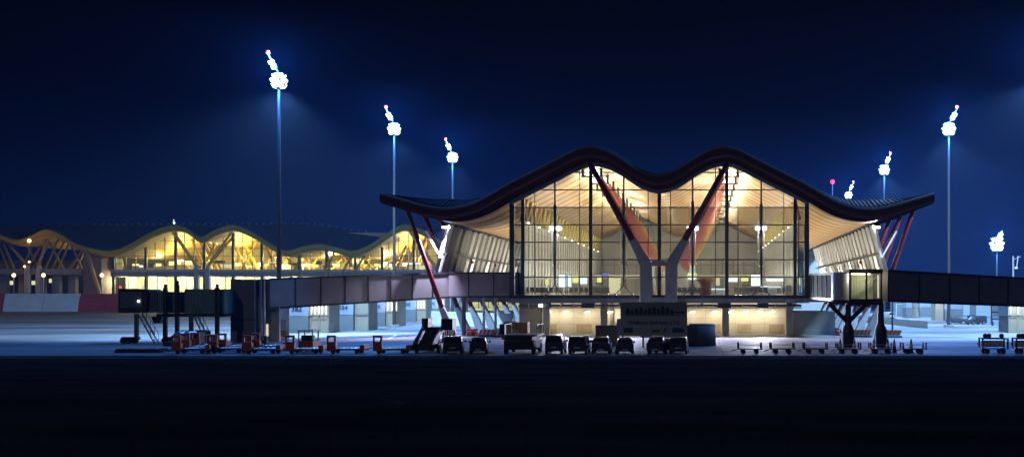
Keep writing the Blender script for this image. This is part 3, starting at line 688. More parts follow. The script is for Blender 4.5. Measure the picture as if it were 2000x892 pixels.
# blast fence
DB = 346.0
t = thing('blast_fence', 'long low blast fence in red and white blocks in front of the far terminal', 'fence', (X(120,DB),DB,0))
M_WF = mat('white_fence', (0.62,0.66,0.70), 0.5, var=0.08, scale=0.3); M_RF = mat('red_fence', (0.34,0.02,0.03), 0.5, var=0.12, scale=0.3)
for a, b, m_ in ((-60,4,M_RF),(5,81,M_WF),(82,151,M_WF),(152.5,205,M_RF),(206,252,M_RF)):
    x0, x1 = X(a,DB), X(b,DB)
    o = MB().prism([(DB,0),(DB+1.6,0),(DB+1.9,5.75),(DB+1.5,5.75),(DB+0.5,2.5)], 'x', x0, x1).build('fence_panel', m_, t)
    rb = MB()
    for z, yy in ((3.3,DB+0.72),(4.2,DB+1.0),(5.0,DB+1.24)): rb.box(x0+0.05, x1-0.05, yy-0.09, yy+0.1, z-0.06, z+0.06)
    rb.build('panel_rib', m_, o)

# far red lamps on short posts
# ------------------------------------------------------------------ floodlight masts
def mast(px, D, top, label, armx, head_, power, lens=M_FLOOD, aim=(0,30), pole_r=0.30, spots=True, red=True):
    head = head_*1.25; x = X(px,D); t = thing('floodlight_mast', label, 'floodlight mast', (x,D,0), 'floodlight masts round the apron')
    MB().tube((x,D,0),(x,D,top*0.5),pole_r,pole_r*0.8,12).tube((x,D,top*0.5),(x,D,top),pole_r*0.8,pole_r*0.55,12).build('pole', mat('mast_grey', (0.06,0.058,0.056), 0.8), t, smooth=True)
    MB().lathe((x,D,0), [(0.9,0),(0.9,0.3),(0.5,0.35)], 12).build('footing', M_CONC, t)
    hz = top-0.9
    MB().lathe((x,D,hz-0.15), [(0.5,0),(0.6,0.05),(0.6,0.2),(0.5,0.25)], 16).build('lamp_carriage', M_GREY, t)
    MB().bar((x,D,top-0.2),(x+armx*1.45,D,top+2.46),0.16).build('top_arm', M_GREY, t)
    for row, rr_ in ((0,0.62),(1,0.78),(2,0.55)):  # extra heads added, filling the cluster out to the size of its glare
        for k in range(5):
            q = 2*math.pi*(k+0.5*row)/5+0.3; c = Vector((x+rr_*head_*math.cos(q), D+rr_*head_*math.sin(q), hz-0.75*head_+0.62*head_*row)); d = Vector((math.cos(q), math.sin(q), -0.75)).normalized()
            h = MB().bar(c-d*0.2, c+d*0.18, 0.66*head_, 0.56*head_).build('floodlight', M_GREY, t)
            MB().bar(c+d*0.182, c+d*0.24, 0.62*head_, 0.52*head_).build('lens', lens, h)
    for k in range(2):
        c = Vector((x+armx*(0.55+0.38*k), D-0.25, top+0.75+0.6*k)); d = Vector((armx*0.35,-0.75,-0.55)).normalized()
        h = MB().bar(c-d*0.2, c+d*0.18, 0.6*head_, 0.5*head_).build('floodlight', M_GREY, t)
        MB().bar(c+d*0.182, c+d*0.24, 0.56*head_, 0.46*head_).build('lens', lens, h)
    if red: MB().lathe((x+armx*1.45,D,top+2.45), [(0.14,0),(0.24,0.12),(0.24,0.4),(0.1,0.5)], 10).build('obstruction_light', M_REDLAMP, t)
    if spots:
        lamp('SPOT', (x,D+1.7,hz-1.2), power, (0.42,0.68,1.0), t, 0.7, (x+aim[0], D+aim[1], 0), 128, 0.55)
    for gp_ in ((x+0.5*armx,D-0.2,top+1.0+head_*0.6),(x,D-1.5*head_,hz-0.1)): lamp('POINT', gp_, (36000 if power > 50000 else 3000), (0.05,0.28,1.0), t, 0.4, name='lamp_glow')  # added blue point lights, only there for the halo in the haze
    return t
mast(545, 142.5, 34.6, 'tallest floodlight mast standing left of the wavy terminal, its pole beside the lift tower', -1, 1.0, 190000, aim=(-12,22))
mast(770, 184, 34.6, 'second floodlight mast from the left, its pole in line with the left roof tip', -1, 1.0, 105000, aim=(-10,20))
mast(884, 222, 34.6, 'floodlight mast rising behind the left wing of the terminal roof', -1, 1.0, 90000, aim=(-10,20))
mast(1853, 184, 34.6, 'tall floodlight mast right of the terminal roof tip', 1, 1.05, 150000, aim=(8,14))
mast(1727, 244, 34.6, 'floodlight mast behind the right wing of the roof, bright head just above it', 1, 1.1, 160000, aim=(8,10))
mast(1657, 302, 34.2, 'distant floodlight mast with only its head above the right roof slope', 1, 0.9, 110000, aim=(8,10))
mast(1947, 300, 20.6, 'short floodlight mast far right above the dark bridge', 1, 2.0, 110000, aim=(0,-4), red=False)
mast(2032, 137, 34.6, 'floodlight mast just outside the right edge', 1, 1.0, 190000, aim=(-6,24))
mast(345, 520, 38.5, 'tiny distant floodlight mast over the crest of the yellow edged roof', -1, 1.6, 20000, lens=M_FLOODF, aim=(0,20))
t = thing('beacon_pole', 'thin pole with a red beacon above the right roof slope', 'beacon', (X(1626,260),260,0))
p = at(1626,357,260)
MB().tube((p.x,260,0),(p.x,260,p.z-0.2),0.15,0.08,8).build('pole', M_GREY, t)
MB().lathe((p.x,260,p.z-0.2), [(0.3,0),(0.5,0.2),(0.5,0.7),(0.2,0.95)], 10).build('red_lamp', M_REDLAMP, t)
D = 165; t = thing('camera_pole', 'grey pole with a bracketed camera arm at the right edge above the dark bridge', 'camera pole', (X(1979,D),D,0))
p = at(1979,500,D)
MB().tube((p.x,D,0),(p.x,D,p.z),0.16,0.13,8).build('pole', M_GREY, t)
br = MB().bar((p.x,D,p.z-0.5),(p.x+0.6,D,p.z-0.3),0.09); br.bar((p.x+0.5,D,p.z-1.7),(p.x+0.75,D,p.z+0.0),0.16); br.bar((p.x+0.6,D,p.z-0.05),(p.x+1.1,D,p.z-0.1),0.14)
br.build('bracket', M_GREY, t); MB().box(p.x+0.2,p.x+0.6,D-0.15,D+0.15,p.z-1.9,p.z-1.65).build('camera_head', M_WHITEWALL, t)

# ------------------------------------------------------------------ left boarding bridge
def bridge_seg(mb, a, b, za, zb, wd):        # tunnel box between plan points a and b; za/zb = (bottom, top)
    a, b = Vector((*a,0)), Vector((*b,0)); n = (b-a).normalized().cross(Vector((0,0,1)))*wd/2
    r = []
    for p, (z0,z1) in ((a,za),(b,zb)):
        r.append([p-n+Vector((0,0,z0)), p+n+Vector((0,0,z0)), p+n+Vector((0,0,z1)), p-n+Vector((0,0,z1))])
    return mb.sweep(r)
def panels_on(mb_joint, a, b, za, zb, wd, n, ww=0.16):
    a, b = Vector((*a,0)), Vector((*b,0)); d = (b-a).normalized(); nn = d.cross(Vector((0,0,1)))
    if nn.y > 0: nn = -nn
    for k in range(n+1):
        t = k/n; p = a.lerp(b,t)+nn*(wd/2+0.03); z0 = za[0]+(zb[0]-za[0])*t; z1 = za[1]+(zb[1]-za[1])*t
        mb_joint.bar(p+Vector((0,0,z0)), p+Vector((0,0,z1)), ww, 0.06, tuple(nn))
    for j, w_ in ((0,0.24),(1,0.2)):
        mb_joint.bar(a+nn*(wd/2+0.035)+Vector((0,0,za[j])), b+nn*(wd/2+0.035)+Vector((0,0,zb[j])), 0.08, w_)
LC, LB, LA = (X(512,126),126), (-29.6,148.2), (-19.4,148.4)
zc, zb_, za_ = (3.85,7.22),(5.1,8.38),(5.15,8.38)
t = thing('fixed_bridge', 'grey panelled fixed boarding bridge on the left, from lift tower to terminal', 'boarding bridge', (-35,138,0))
bridge_seg(MB(), LC, LB, zc, zb_, 2.8).build('tunnel', M_PANEL, t); bridge_seg(MB(), LB, LA, zb_, za_, 2.8).build('end_tunnel', M_PANEL, t)
j = MB(); panels_on(j, LC, LB, zc, zb_, 2.8, 8); panels_on(j, LB, LA, zb_, za_, 2.8, 3); j.build('panel_frame', M_BLACK, t)
for px, D in ((906,142),(945,149.5),(968,149.5)):
    MB().tube((X(px,D),D,0),(X(px,D),D,5.0),0.28 if px == 906 else 0.18,n=10).build('bridge_post', M_STEEL if px == 906 else M_GREY, t)
t = thing('lift_tower', 'dark grey square lift tower at the left end of the fixed bridge', 'tower', (X(480,124),126,0))
x0, x1, x2 = X(450,124), X(497,124), X(519,126)
MB().box(x0, x1, 124, 129, 0, Z(545,124)).build('dark_shaft', mat('shaft_grey', (0.13,0.13,0.14), 0.6, var=0.12, scale=0.5), t, bevel=0.03)
MB().box(x0-0.03, x1+0.03, 123.97, 129.03, 2.52, 2.6).build('shaft_joint', M_BLACK, t)
MB().box(x1+0.01, x2, 124.6, 128.6, 0, Z(547,124)).build('light_shaft', mat('shaft_light', (0.30,0.30,0.30), 0.6, var=0.12, scale=0.5), t)
MB().box(x2+0.01, X(552,127), 126, 129, 0, Z(600,127)).build('stair_block', mat('stair_block_grey', (0.36,0.36,0.36), 0.6, var=0.12), t)
MB().box(X(522,126)-0.08, X(522,126)+0.12, 125.9, 125.97, 0.6, 2.0).build('door_light', M_LITCREAM, t)
MB().box(X(503,124.6), X(506,124.6), 124.5, 124.58, 5.2, 7.0).build('slot_window', M_BLACK, t)
t = thing('notice_board', 'small white board with an orange lower half beside the lift tower', 'sign', (X(553,125),125,0))
MB().box(X(548,125), X(560,125), 125, 125.08, Z(645,125), Z(623,125)).build('white_half', M_WHITEWALL, t)
MB().box(X(548,125), X(560,125), 124.995, 125.085, Z(657,125), Z(645,125)-0.003).build('orange_half', mat('orange_paint', (0.65,0.30,0.02), 0.5), t)
bm_ = MB()
for px in (549.5,558.5): bm_.tube((X(px,125),125.04,0),(X(px,125),125.04,Z(657,125)),0.04,n=6)
bm_.build('posts', M_GREY, t)
D = 118; t = thing('slender_pole', 'slender grey pole standing in front of the lift tower', 'pole', (X(516,D),D,0))
MB().tube((X(516,D),D,0.9),(X(516,D),D,Z(548,D)),0.13,0.10,10).build('pole', M_GREY, t)
MB().lathe((X(516,D),D,0), [(0.45,0),(0.45,0.5),(0.3,0.95),(0.15,1.0)], 10).build('base', M_STEEL, t)

# movable passenger bridge
D = 123; t = thing('movable_bridge', 'dark green ribbed movable boarding bridge with a black cab, left of the lift tower', 'boarding bridge', (X(350,D),D,0))
MB().prism([(X(245,D),Z(610,D)),(X(300,D),Z(610,D)),(X(302,D),Z(565,D)),(X(246,D),Z(563,D))], 'y', D-1.6, D+1.6).build('cab', M_BLACK, t, bevel=0.05)
MB().box(X(250,D), X(292,D), D-1.66, D-1.61, Z(600,D), Z(570,D)).build('cab_panel', mat('cab_panel', (0.10,0.11,0.13), 0.4), t)
bl = MB()
for k in range(7): bl.box(X(302,D)+k*0.14, X(302,D)+k*0.14+0.09, D-1.3, D+1.3, 3.5, 5.85)
bl.build('bellows', mat('bellows_grey', (0.14,0.14,0.17), 0.8), t)
def ribbed(x0, x1, y0, z0, z1, wd, name, m):
    mb = MB().box(x0, x1, y0-wd/2, y0+wd/2, z0, z1); n = int((x1-x0)/0.28)
    for k in range(n): mb.box(x0+0.28*k+0.05, x0+0.28*k+0.17, y0-wd/2-0.06, y0-wd/2-0.001, z0+0.35, z1-0.15)
    return mb.build(name, m, t)
ribbed(X(318,D), X(385,D), D, 3.35, 5.75, 2.3, 'inner_tunnel', M_GREEN)
ribbed(X(372,D), X(449,D), D, 3.3, 6.05, 2.8, 'outer_tunnel', M_GREEN)
MB().box(X(318,D), X(449,D), D-1.45, D+1.45, 2.95, 3.28).build('floor_beam', M_BLACK, t)
for px, top in ((283,3.3),(338,6.2),(361,6.6),(388,3.2),(438,6.2)):
    MB().box(X(px,D)-0.2, X(px,D)+0.2, D-1.95, D-1.62, 0.45, top).build('lift_column', M_DGREEN if px in (283,388) else M_BLACK, t)
for px0, px1 in ((256,287),(336,362)):
    b = MB().box(X(px0,D), X(px1,D), D-2.1, D-1.4, 0.42, 0.7).build('bogie_beam', M_BLACK, t)
    for k in range(3):
        x = X(px0,D)+0.25+k*(X(px1,D)-X(px0,D)-0.5)/2
        MB().tube((x,D-2.25,0.33),(x,D-1.9,0.33),0.33,n=14).build('wheel', M_TYRE, b)
def stair(xa, za, xb, zb, y, nm='service_stair'):
    s = MB()
    for q in (-0.45,0.45):
        s.bar((xa,y+q,za),(xb,y+q,zb),0.05,0.22,(0,1,0)); s.bar((xa,y+q,za+1.0),(xb,y+q,zb+1.0),0.05)
        for k in range(5):
            f_ = k/4; p = Vector((xa+(xb-xa)*f_, y+q, za+(zb-za)*f_)); s.bar(p, p+Vector((0,0,1.0)), 0.04)
    n = 12
    for k in range(n):
        f_ = (k+0.5)/n; s.box(xa+(xb-xa)*f_-0.14, xa+(xb-xa)*f_+0.14, y-0.44, y+0.44, za+(zb-za)*f_-0.02, za+(zb-za)*f_+0.02)
    return s.build(nm, M_DGREEN, t)
stair(X(293,D), 3.2, X(324,D), 0.05, D-2.1); stair(X(398,D), 3.2, X(424,D), 0.05, D-2.1)
MB().prism([(X(306,D),2.95),(X(326,D),2.95),(X(322,D),2.2),(X(310,D),2.2)], 'y', D-1.2, D+0.4).build('machinery_box', M_BLACK, t)
for px in (247,291): MB().lathe((X(px,D),D-1.3,6.15), [(0.1,0),(0.13,0.1),(0.05,0.25)], 8).build('red_beacon', M_REDLAMP, t)
MB().box(X(286,D)-0.08, X(286,D)+0.08, D-1.75, D-1.62, 4.6, 4.78).build('cab_lamp', M_WLAMP, t)
for px, zc_ in ((338,6.2),(361,6.6),(438,6.2)): MB().lathe((X(px,D),D-1.78,zc_+0.002), [(0.12,0),(0.2,0.1),(0.2,0.35),(0.1,0.4)], 8).build('column_cap', M_BLACK, t)

# ------------------------------------------------------------------ right boarding bridge
t = thing('fixed_bridge', 'dark brown boarding bridge on the right with a lit glazed corner room', 'boarding bridge', (25,112,0))
D = 109
x0, x1 = X(1660,D), X(1722,D); z0, z1 = 5.0, 7.55
g = MB()
for a, b in (((x0,D),(x1,D)),): g.add([(x0,D,z0),(x1,D,z0),(x1,D,z1),(x0,D,z1)], [(0,1,2,3)])
g.build('corner_glazing', M_WIN, t)
fr = MB()
for px in (1660,1692,1721): fr.box(X(px,D)-0.09, X(px,D)+0.09, D-0.12, D+0.1, z0, z1)
fr.box(x0-0.1, x1+0.1, D-0.13, D+0.11, z1, z1+0.25); fr.box(x0-0.1, x1+0.1, D-0.13, D+0.11, z0-0.3, z0)
fr.build('corner_frame', M_BLACK, t)
MB().box(x0-0.1, x1+0.1, D-0.1, D+3.6, z1+0.26, z1+0.45).build('corner_roof', M_BLACK, t)
MB().box(x0-0.1, x1+0.1, D-0.1, D+3.6, z0-0.5, z0-0.31).build('corner_floor', M_BLACK, t)
rb = MB().box(x0, x1, D+3.3, D+3.45, z0-0.3, z1+0.25)
for k in range(12): rb.box(x0+0.1+0.26*k, x0+0.2+0.26*k, D+3.2, D+3.299, z0-0.2, z1+0.2)
rb.build('corner_back_wall', mat('ribbed_cream', (0.52,0.53,0.38), 0.6), t)
MB().bar((x0+0.3,D+1.2,z1-0.02),(x1-0.9,D+1.8,z1-0.02),0.12,0.08).build('ceiling_tube', M_WARMLAMP, t)
MB().bar((x0+0.3,D+2.2,z0+0.6),(x1-0.2,D+2.0,z0+2.2),0.08).build('handrail', M_GREY, t)
MB().box(x1-0.35,x1-0.2,D+0.4,D+0.5,z0+0.1,z1-0.15).build('wall_lamp', M_LITCREAM, t)
lamp('POINT', (x0+1.6, D+1.2, z1-0.45), 150, (1.0,0.95,0.70), t, 0.2)
RA, RB = (x1+0.12, 110.4), (X(2060,119),119)
bridge_seg(MB(), RA, RB, (4.8,7.85), (4.05,6.95), 2.8).build('tunnel', M_DPANEL, t)
j = MB(); panels_on(j, RA, RB, (4.8,7.85), (4.05,6.95), 2.8, 6, 0.13); j.build('panel_frame', M_BLACK, t)
LNa, LNb = (20.15,113.2), (20.3,148)
bridge_seg(MB(), LNa, LNb, (4.85,7.6), (5.0,8.2), 2.0).build('link_passage', mat('link_green_grey', (0.07,0.095,0.08), 0.9, var=0.1), t)
j = MB(); a, b = Vector((LNa[0]-1.03,LNa[1],0)), Vector((LNb[0]-1.03,LNb[1],0))
for k in range(8):
    f_ = k/7; p = a.lerp(b,f_); j.bar(p+Vector((0,0,4.9+0.15*f_)), p+Vector((0,0,7.6+0.5*f_)), 0.14)
j.bar(a+Vector((0,0,4.9)), b+Vector((0,0,5.05)), 0.12, 0.3); j.bar(a+Vector((0,0,7.6)), b+Vector((0,0,8.15)), 0.12, 0.25)
j.build('link_frame', M_BLACK, t)
MB().lathe((19.85,111.2,4.9), [(1.0,0),(1.0,2.7),(0.9,2.8)], 24).build('metal_drum', M_LOUVRE, t, smooth=True)
MB().lathe((19.85,111.2,4.55), [(1.1,0),(1.1,0.34)], 24).build('drum_base', M_BLACK, t)
for px, y in ((1656,109.2),(1720,109.6)):
    l = MB(); x = X(px,y)
    l.lathe((x,y,0), [(0.62,0),(0.68,1.2),(0.62,1.9),(0.36,2.5),(0.30,4.5)], 10).build('bridge_leg', M_BLACK, t, smooth=True)
v_ = MB(); xb_ = X(1656,109.2)
for dx in (-1.9, 1.9): v_.bar((xb_,109.2,2.6),(xb_+dx,109.2,4.55),0.42,0.3,(0,1,0))
v_.bar((xb_-2.0,109.2,4.62),(xb_+2.2,109.2,4.62),0.2,0.2); v_.bar((xb_,109.2,4.45),(xb_+3.4,109.5,4.45),0.15,0.15)
v_.build('leg_brace', M_BLACK, t)

# thin pole right of the bridge legs
D = gd(655); t = thing('slender_pole', 'slender dark pole right of the bridge legs, its foot among striped boards', 'pole', (X(1743,D),D,0))
MB().tube((X(1743,D),D,0.3),(X(1743,D),D,4.4),0.13,0.11,8).build('pole', M_STEEL, t); MB().lathe((X(1743,D),D,0), [(0.3,0),(0.3,0.25),(0.2,0.3)], 8).build('base', M_STEEL, t)

# ------------------------------------------------------------------ numbered stand piers under the bridges
M_BLUEP = mat('pale_blue_panel', (0.26,0.33,0.41), 0.5, var=0.1, scale=0.6); M_BLUEL = mat('grey_blue_panel', (0.14,0.17,0.18), 0.55, var=0.12, scale=0.6)
M_RIB = mat('beige_ribbed', (0.30,0.27,0.20), 0.6, var=0.08)
M_NUM = mat('dark_blue_lettering', (0.01,0.015,0.04), 0.5)
def pier(pxa, pxb, pxc, D, num, label, lit=True, top=None, ribs=3):
    xa, xb_, xc = X(pxa,D), X(pxb,D), X(pxc,D); hgt = top or 5.2
    t = thing('stand_pier', label, 'stand pier', ((xa+xb_)/2,D,0))
    MB().box(xa, xb_, D, D+5, 0, 2.35).build('lower_block', M_BLUEL, t); MB().box(xa-0.01, xb_+0.01, D-0.02, D+5, 2.40, hgt).build('number_block', M_BLUEP, t)
    if num: text('stand_number', num, 1.0, ((xa+xb_)/2, D-0.05, 3.4), M_NUM, t, 0.01)
    if pxc > pxb:
        mb = MB().box(xb_+0.03, xc, D+0.6, D+5, 0, hgt); n = max(2, int((xc-xb_)/0.75))
        for k in range(n):
            v = xb_+0.15+(xc-xb_-0.3)*k/(n-1); mb.tube((v,D+0.62,0),(v,D+0.62,hgt-0.05),0.16,n=8)
        mb.build('ribbed_block', M_RIB, t)
        MB().box(xb_+0.03, xc+0.01, D+0.42, D+0.46, 2.33, 2.43).build('band', M_STEEL, t)
        if lit:
            for k in range(ribs):
                v = xb_+0.35+(xc-xb_-0.7)*k/max(1,ribs-1)
                MB().box(v-0.05, v+0.05, D+0.30, D+0.36, 2.7, 4.1).build('light_tube', mat('soft_white_tube', (0.8,0.8,0.8), emit=(0.95,0.92,1.0), es=2.2), t)
            lamp('POINT', ((xb_+xc)/2, D-0.8, 3.6), 90, (1.0,0.93,0.80), t, 0.3)
    return t
pier(557,602,640,153,'382','stand pier marked 382 with five lit tubes on its ribbed side', True, 5.4, 5)
pier(650,690,718,164,'384','bright blue stand pier marked 384 with an unlit ribbed side', False)
pier(718,752,777,185,'386','pale stand pier marked 386 behind the bridge', True, None, 3)
pier(777,812,831,216,'388','dark stand pier marked 388, further back under the bridge', True, None, 3)
pier(832,855,868,236,'390','distant stand pier left of the first leaning column', True, None, 2)
pier(872,896,905,256,'','distant pale stand pier behind the first two leaning columns', False)
pier(1770,1781,1795,250,'','distant blue stand pier with a yellow ribbed side, right of the slender pole', False)
pier(1797,1824,1826,262,'','distant pale blue stand pier left of the grey one under the dark bridge', False)
t = pier(1845,1880,1881,225,'','blue and grey stand pier under the middle of the dark bridge', False)
MB().box(X(1828,225), X(1844,225), 225.6, 230, 0, 5.2).build('ribbed_block', M_RIB, t)
lamp('POINT', (X(1836,225), 224.2, 3.0), 60, (1.0,0.9,0.7), t, 0.3)
pier(1969,1970,2010,gd(650),'','cream ribbed pier with white lit tubes at the right edge', True, 4.6, 3)
# low white wall ramps
t = tag(MB().prism([(X(1650,gd(628)),gd(620)),(X(1812,gd(641)),gd(641)),(X(1812,gd(641)),gd(641)+0.4),(X(1650,gd(628)),gd(620)+0.4)], 'z', 0, 1.15).build('low_wall', M_WHITEWALL), 'long low white wall on the right beyond the leaning columns', 'wall')
t = tag(MB().prism([(X(842,200),200),(X(1000,172),172),(X(1000,172),172.5),(X(842,200),200.5)], 'z', 0, 2.4).build('low_wall', M_WHITEWALL), 'white wall on the left behind the leaning columns', 'wall')
D = 270; hl = MB().box(X(1750,D), X(2060,D), D, D+8, 0, 4.9)
t = thing('apron_building', 'long pale blue flat roofed building far behind the dark bridge', 'building', (X(1900,D),D,0))
hl.build('wall', mat('pale_blue_wall', (0.36,0.45,0.50), 0.6, var=0.1, scale=0.2), t)
dd = None
for k, px in enumerate((1758,1806,1900,1945,1990)):
    MB().box(X(px,D)-0.8, X(px,D)+0.8, D-0.06, D-0.02, 0.1, 3.0).build('door', M_BLUEL, t)
MB().box(X(1750,D)-0.1, X(2060,D)+0.1, D-0.12, D-0.03, 3.3, 3.45).build('band', M_STEEL, t)

# ------------------------------------------------------------------ sign and hoarding in front of the support
D = 111.0; t = thing('construction_sign', 'large dark site sign with black lettering on posts in front of the forked support', 'sign', (X(1277,D),D,0))
x0, x1 = X(1212,D), X(1342,D)
MB().box(x0, x1, D, D+0.12, Z(618,D)+0.003, Z(590,D)).build('upper_board', mat('sign_dark_green', (0.15,0.165,0.13), 0.6, var=0.06), t)
lo_ = MB().box(x0, x1, D-0.01, D+0.11, Z(655,D), Z(618,D)).build('lower_board', mat('sign_grey', (0.24,0.24,0.22), 0.6, var=0.06), t)
MB().box(X(1205,D), x0-0.01, D+0.02, D+0.1, Z(655,D), Z(622,D)).build('side_board', mat('sign_blue_grey', (0.22,0.25,0.34), 0.6), t)
M_SGN = mat('sign_lettering', (0.015,0.015,0.02), 0.6)
text('lettering', 'TERMINAL BARAJAS U.T.E.', 0.50, ((x0+x1)/2, D-0.03, Z(630,D)), M_SGN, t, 0.008, 0.93)
fz = MB(); hs = [0.75,0.55,0.7,0.85,0.6,0.8,0.9,0.7,0.95,0.8,0.6]
for k, h_ in enumerate(hs): fz.prism([(x0+0.55+0.45*k,0),(x0+0.95+0.45*k,0),(x0+0.93+0.45*k,h_*0.8),(x0+0.75+0.45*k,h_),(x0+0.57+0.45*k,h_*0.8)], 'y', D-0.015, D-0.005)
for v in fz.v: v.z += Z(614.5,D)
fz.box(x0+5.55, x1-0.25, D-0.015, D-0.005, Z(611,D), Z(608,D))
fz.build('dark_frieze', M_SGN, t)
for a, b, c, m_ in ((1218,1236,0,mat('logo_dark',(0.03,0.04,0.04))),(1273,1289,6,mat('logo_ochre',(0.10,0.08,0.02))),(1313,1336,0,mat('logo_navy',(0.02,0.03,0.09)))):
    MB().box(X(a,D), X(b,D), D-0.03, D-0.012, Z(649,D), Z(640+c/2,D)).build('logo_block', m_, t)
MB().prism([(X(1296,D),Z(648,D)),(X(1299,D),Z(648,D)),(X(1303,D),Z(640,D)),(X(1298,D),Z(640,D))], 'y', D-0.03, D-0.012).build('logo_mark', M_SGN, t)
MB().box(X(1239,D), X(1248,D), D-0.03, D-0.012, Z(638.5,D), Z(637,D)).build('logo_line', M_PARTITION, t)
for px in (1216,1256,1298,1338): MB().box(X(px,D)-0.1, X(px,D)+0.1, D+0.13, D+0.33, 0, Z(600,D)).build('post', M_STEEL, t)
t = thing('site_hoarding', 'dark grey curved sheet metal hoarding behind the site sign', 'hoarding', (X(1280,114),114,0))
M_HOARD = mat('hoarding_sheet', (0.11,0.09,0.062), 0.7, var=0.1, scale=0.4)
MB().box(X(1163,113), X(1210,113), 113, 113.08, 0, 2.25).build('flat_panel', M_HOARD, t)
pts = []
cxr = X(1345,114); 
for k in range(19):
    q = R(-90+180*k/18); pts.append((cxr+2.9*math.cos(q)*1.0-0.0, 116+2.9*math.sin(q)))
pts = [(X(1318,113.1),113.1)]+pts
hb = MB().sweep([[Vector((a,b,0)),Vector((a,b,2.25))] for a, b in pts], closed=False)
ho = hb.build('curved_panel', M_HOARD, t, smooth=True); so2 = ho.modifiers.new('thick','SOLIDIFY'); so2.thickness = 0.06

# ------------------------------------------------------------------ parked cars seen from behind
M_CARW = mat('car_paint_blue', (0.06,0.07,0.10), 0.2); M_CARD = mat('car_paint_dark', (0.05,0.055,0.07), 0.22); M_CARS = mat('car_paint_grey', (0.10,0.10,0.11), 0.25, metal=0.5)
M_CGLASS = mat('car_glass', (0.015,0.017,0.02), 0.05); M_TAIL = mat('tail_light', (0.16,0.012,0.012), 0.25); M_PLATE = mat('number_plate', (0.45,0.45,0.43), 0.5)
def make_car(name, label, p, paint, W, Ht, L, van):
    t = thing(name, label, 'van' if van else 'car', p, 'vehicles parked in a row along the apron edge')
    x, y, z = p; w2 = W/2
    # body: cross sections in XZ lofted along Y (rear at y, nose at y+L)
    def sec(yy, hw, z0, z1, zt, ht):
        return [Vector((x+a,y+yy,z+b)) for a, b in ((-hw,z0+0.12),(-hw+0.06,z0),(hw-0.06,z0),(hw,z0+0.12),(hw,z1),(hw*0.985,z1+0.06),(ht,zt-0.06),(ht-0.12,zt),(-ht+0.12,zt),(-ht,zt-0.06),(-hw*0.985,z1+0.06),(-hw,z1))]
    s = 0.28; bt = Ht*0.60
    if van: prof = [(0,w2*0.95,s,bt,Ht*0.97,w2*0.86),(0.25,w2,s,bt,Ht,w2*0.88),(L*0.62,w2,s,bt,Ht,w2*0.86),(L*0.74,w2,s,bt,Ht*0.86,w2*0.78),(L*0.84,w2*0.98,s,bt,bt+0.12,w2*0.8),(L*0.97,w2*0.92,s,bt*0.85,bt*0.9,w2*0.7),(L,w2*0.85,s+0.1,bt*0.6,bt*0.65,w2*0.6)]
    else: prof = [(0,w2*0.93,s,bt,bt+0.14,w2*0.84),(0.22,w2*0.98,s,bt,Ht*0.9,w2*0.76),(0.6,w2,s,bt,Ht,w2*0.72),(L*0.45,w2,s,bt,Ht*0.99,w2*0.72),(L*0.62,w2,s,bt,Ht*0.80,w2*0.74),(L*0.72,w2*0.99,s,bt,bt+0.12,w2*0.84),(L*0.95,w2*0.92,s,bt*0.85,bt*0.9,w2*0.72),(L,w2*0.85,s+0.1,bt*0.6,bt*0.66,w2*0.6)]
    b = MB().sweep([sec(*q) for q in prof]).build('body', paint, t, smooth=True)
    yo = 0.02 if van else 0.0
    if van: MB().add([(x-w2*0.80,y-0.012,z+bt+0.1),(x+w2*0.80,y-0.012,z+bt+0.1),(x+w2*0.74,y-0.004,z+Ht*0.91),(x-w2*0.74,y-0.004,z+Ht*0.91)], [(0,1,2,3)]).build('rear_window', M_CGLASS, t)
    else: MB().add([(x-w2*0.78,y-0.012,z+bt+0.12),(x+w2*0.78,y-0.012,z+bt+0.12),(x+w2*0.68,y+0.20,z+Ht*0.885),(x-w2*0.68,y+0.20,z+Ht*0.885)], [(0,1,2,3)]).build('rear_window', M_CGLASS, t)
    for q in (-1,1):
        MB().add([(x+q*(w2*0.975+0.012),y+0.6,z+bt+0.10),(x+q*(w2*0.975+0.012),y+L*0.66,z+bt+0.10),(x+q*(w2*0.77+0.03),y+L*0.58,z+Ht*0.9),(x+q*(w2*0.77+0.05),y+0.8,z+Ht*0.92)], [(0,1,2,3)]).build('side_window', M_CGLASS, t)
        MB().box(x+q*w2*0.78-0.09, x+q*w2*0.78+0.09, y-0.03, y+0.05, z+bt-0.28, z+bt+0.02).build('tail_light', M_TAIL, t)
        MB().box(min(x+q*(w2+0.02),x+q*(w2+0.24)), max(x+q*(w2+0.02),x+q*(w2+0.24)), y+L*0.64, y+L*0.64+0.1, z+bt+0.04, z+bt+0.22).build('mirror', M_BLACK, t)
        for yy in (0.75, L-0.8):
            wh = MB().tube((x+q*(w2-0.22),y+yy,z+0.31),(x+q*(w2+0.005),y+yy,z+0.31),0.31,n=18).build('wheel', M_TYRE, t)
            MB().tube((x+q*(w2+0.003),y+yy,z+0.31),(x+q*(w2+0.015),y+yy,z+0.31),0.19,n=12).build('rim', M_GREY, wh)
    MB().box(x-w2*0.9, x+w2*0.9, y-0.08, y+0.06, z+0.34, z+0.52).build('bumper', M_BLACK, t, bevel=0.03)
    MB().box(x-0.26, x+0.26, y-0.10, y-0.082, z+0.56 if van else z+0.38, z+0.67 if van else z+0.49).build('number_plate', M_PLATE, t)
    return t
DC = gd(691.5)
carA = make_car('parked_van', 'dark compact van, first of the row left of the wide loader, slightly turned', (X(884,DC),DC,0), M_CARD, 1.74, 1.66, 3.9, True)
carA.rotation_euler = (0,0,R(9))
carB = make_car('parked_car', 'dark hatchback just left of the wide loader', (X(934,DC),DC,0), M_CARD, 1.62, 1.52, 3.8, False); carB.rotation_euler = (0,0,R(9))
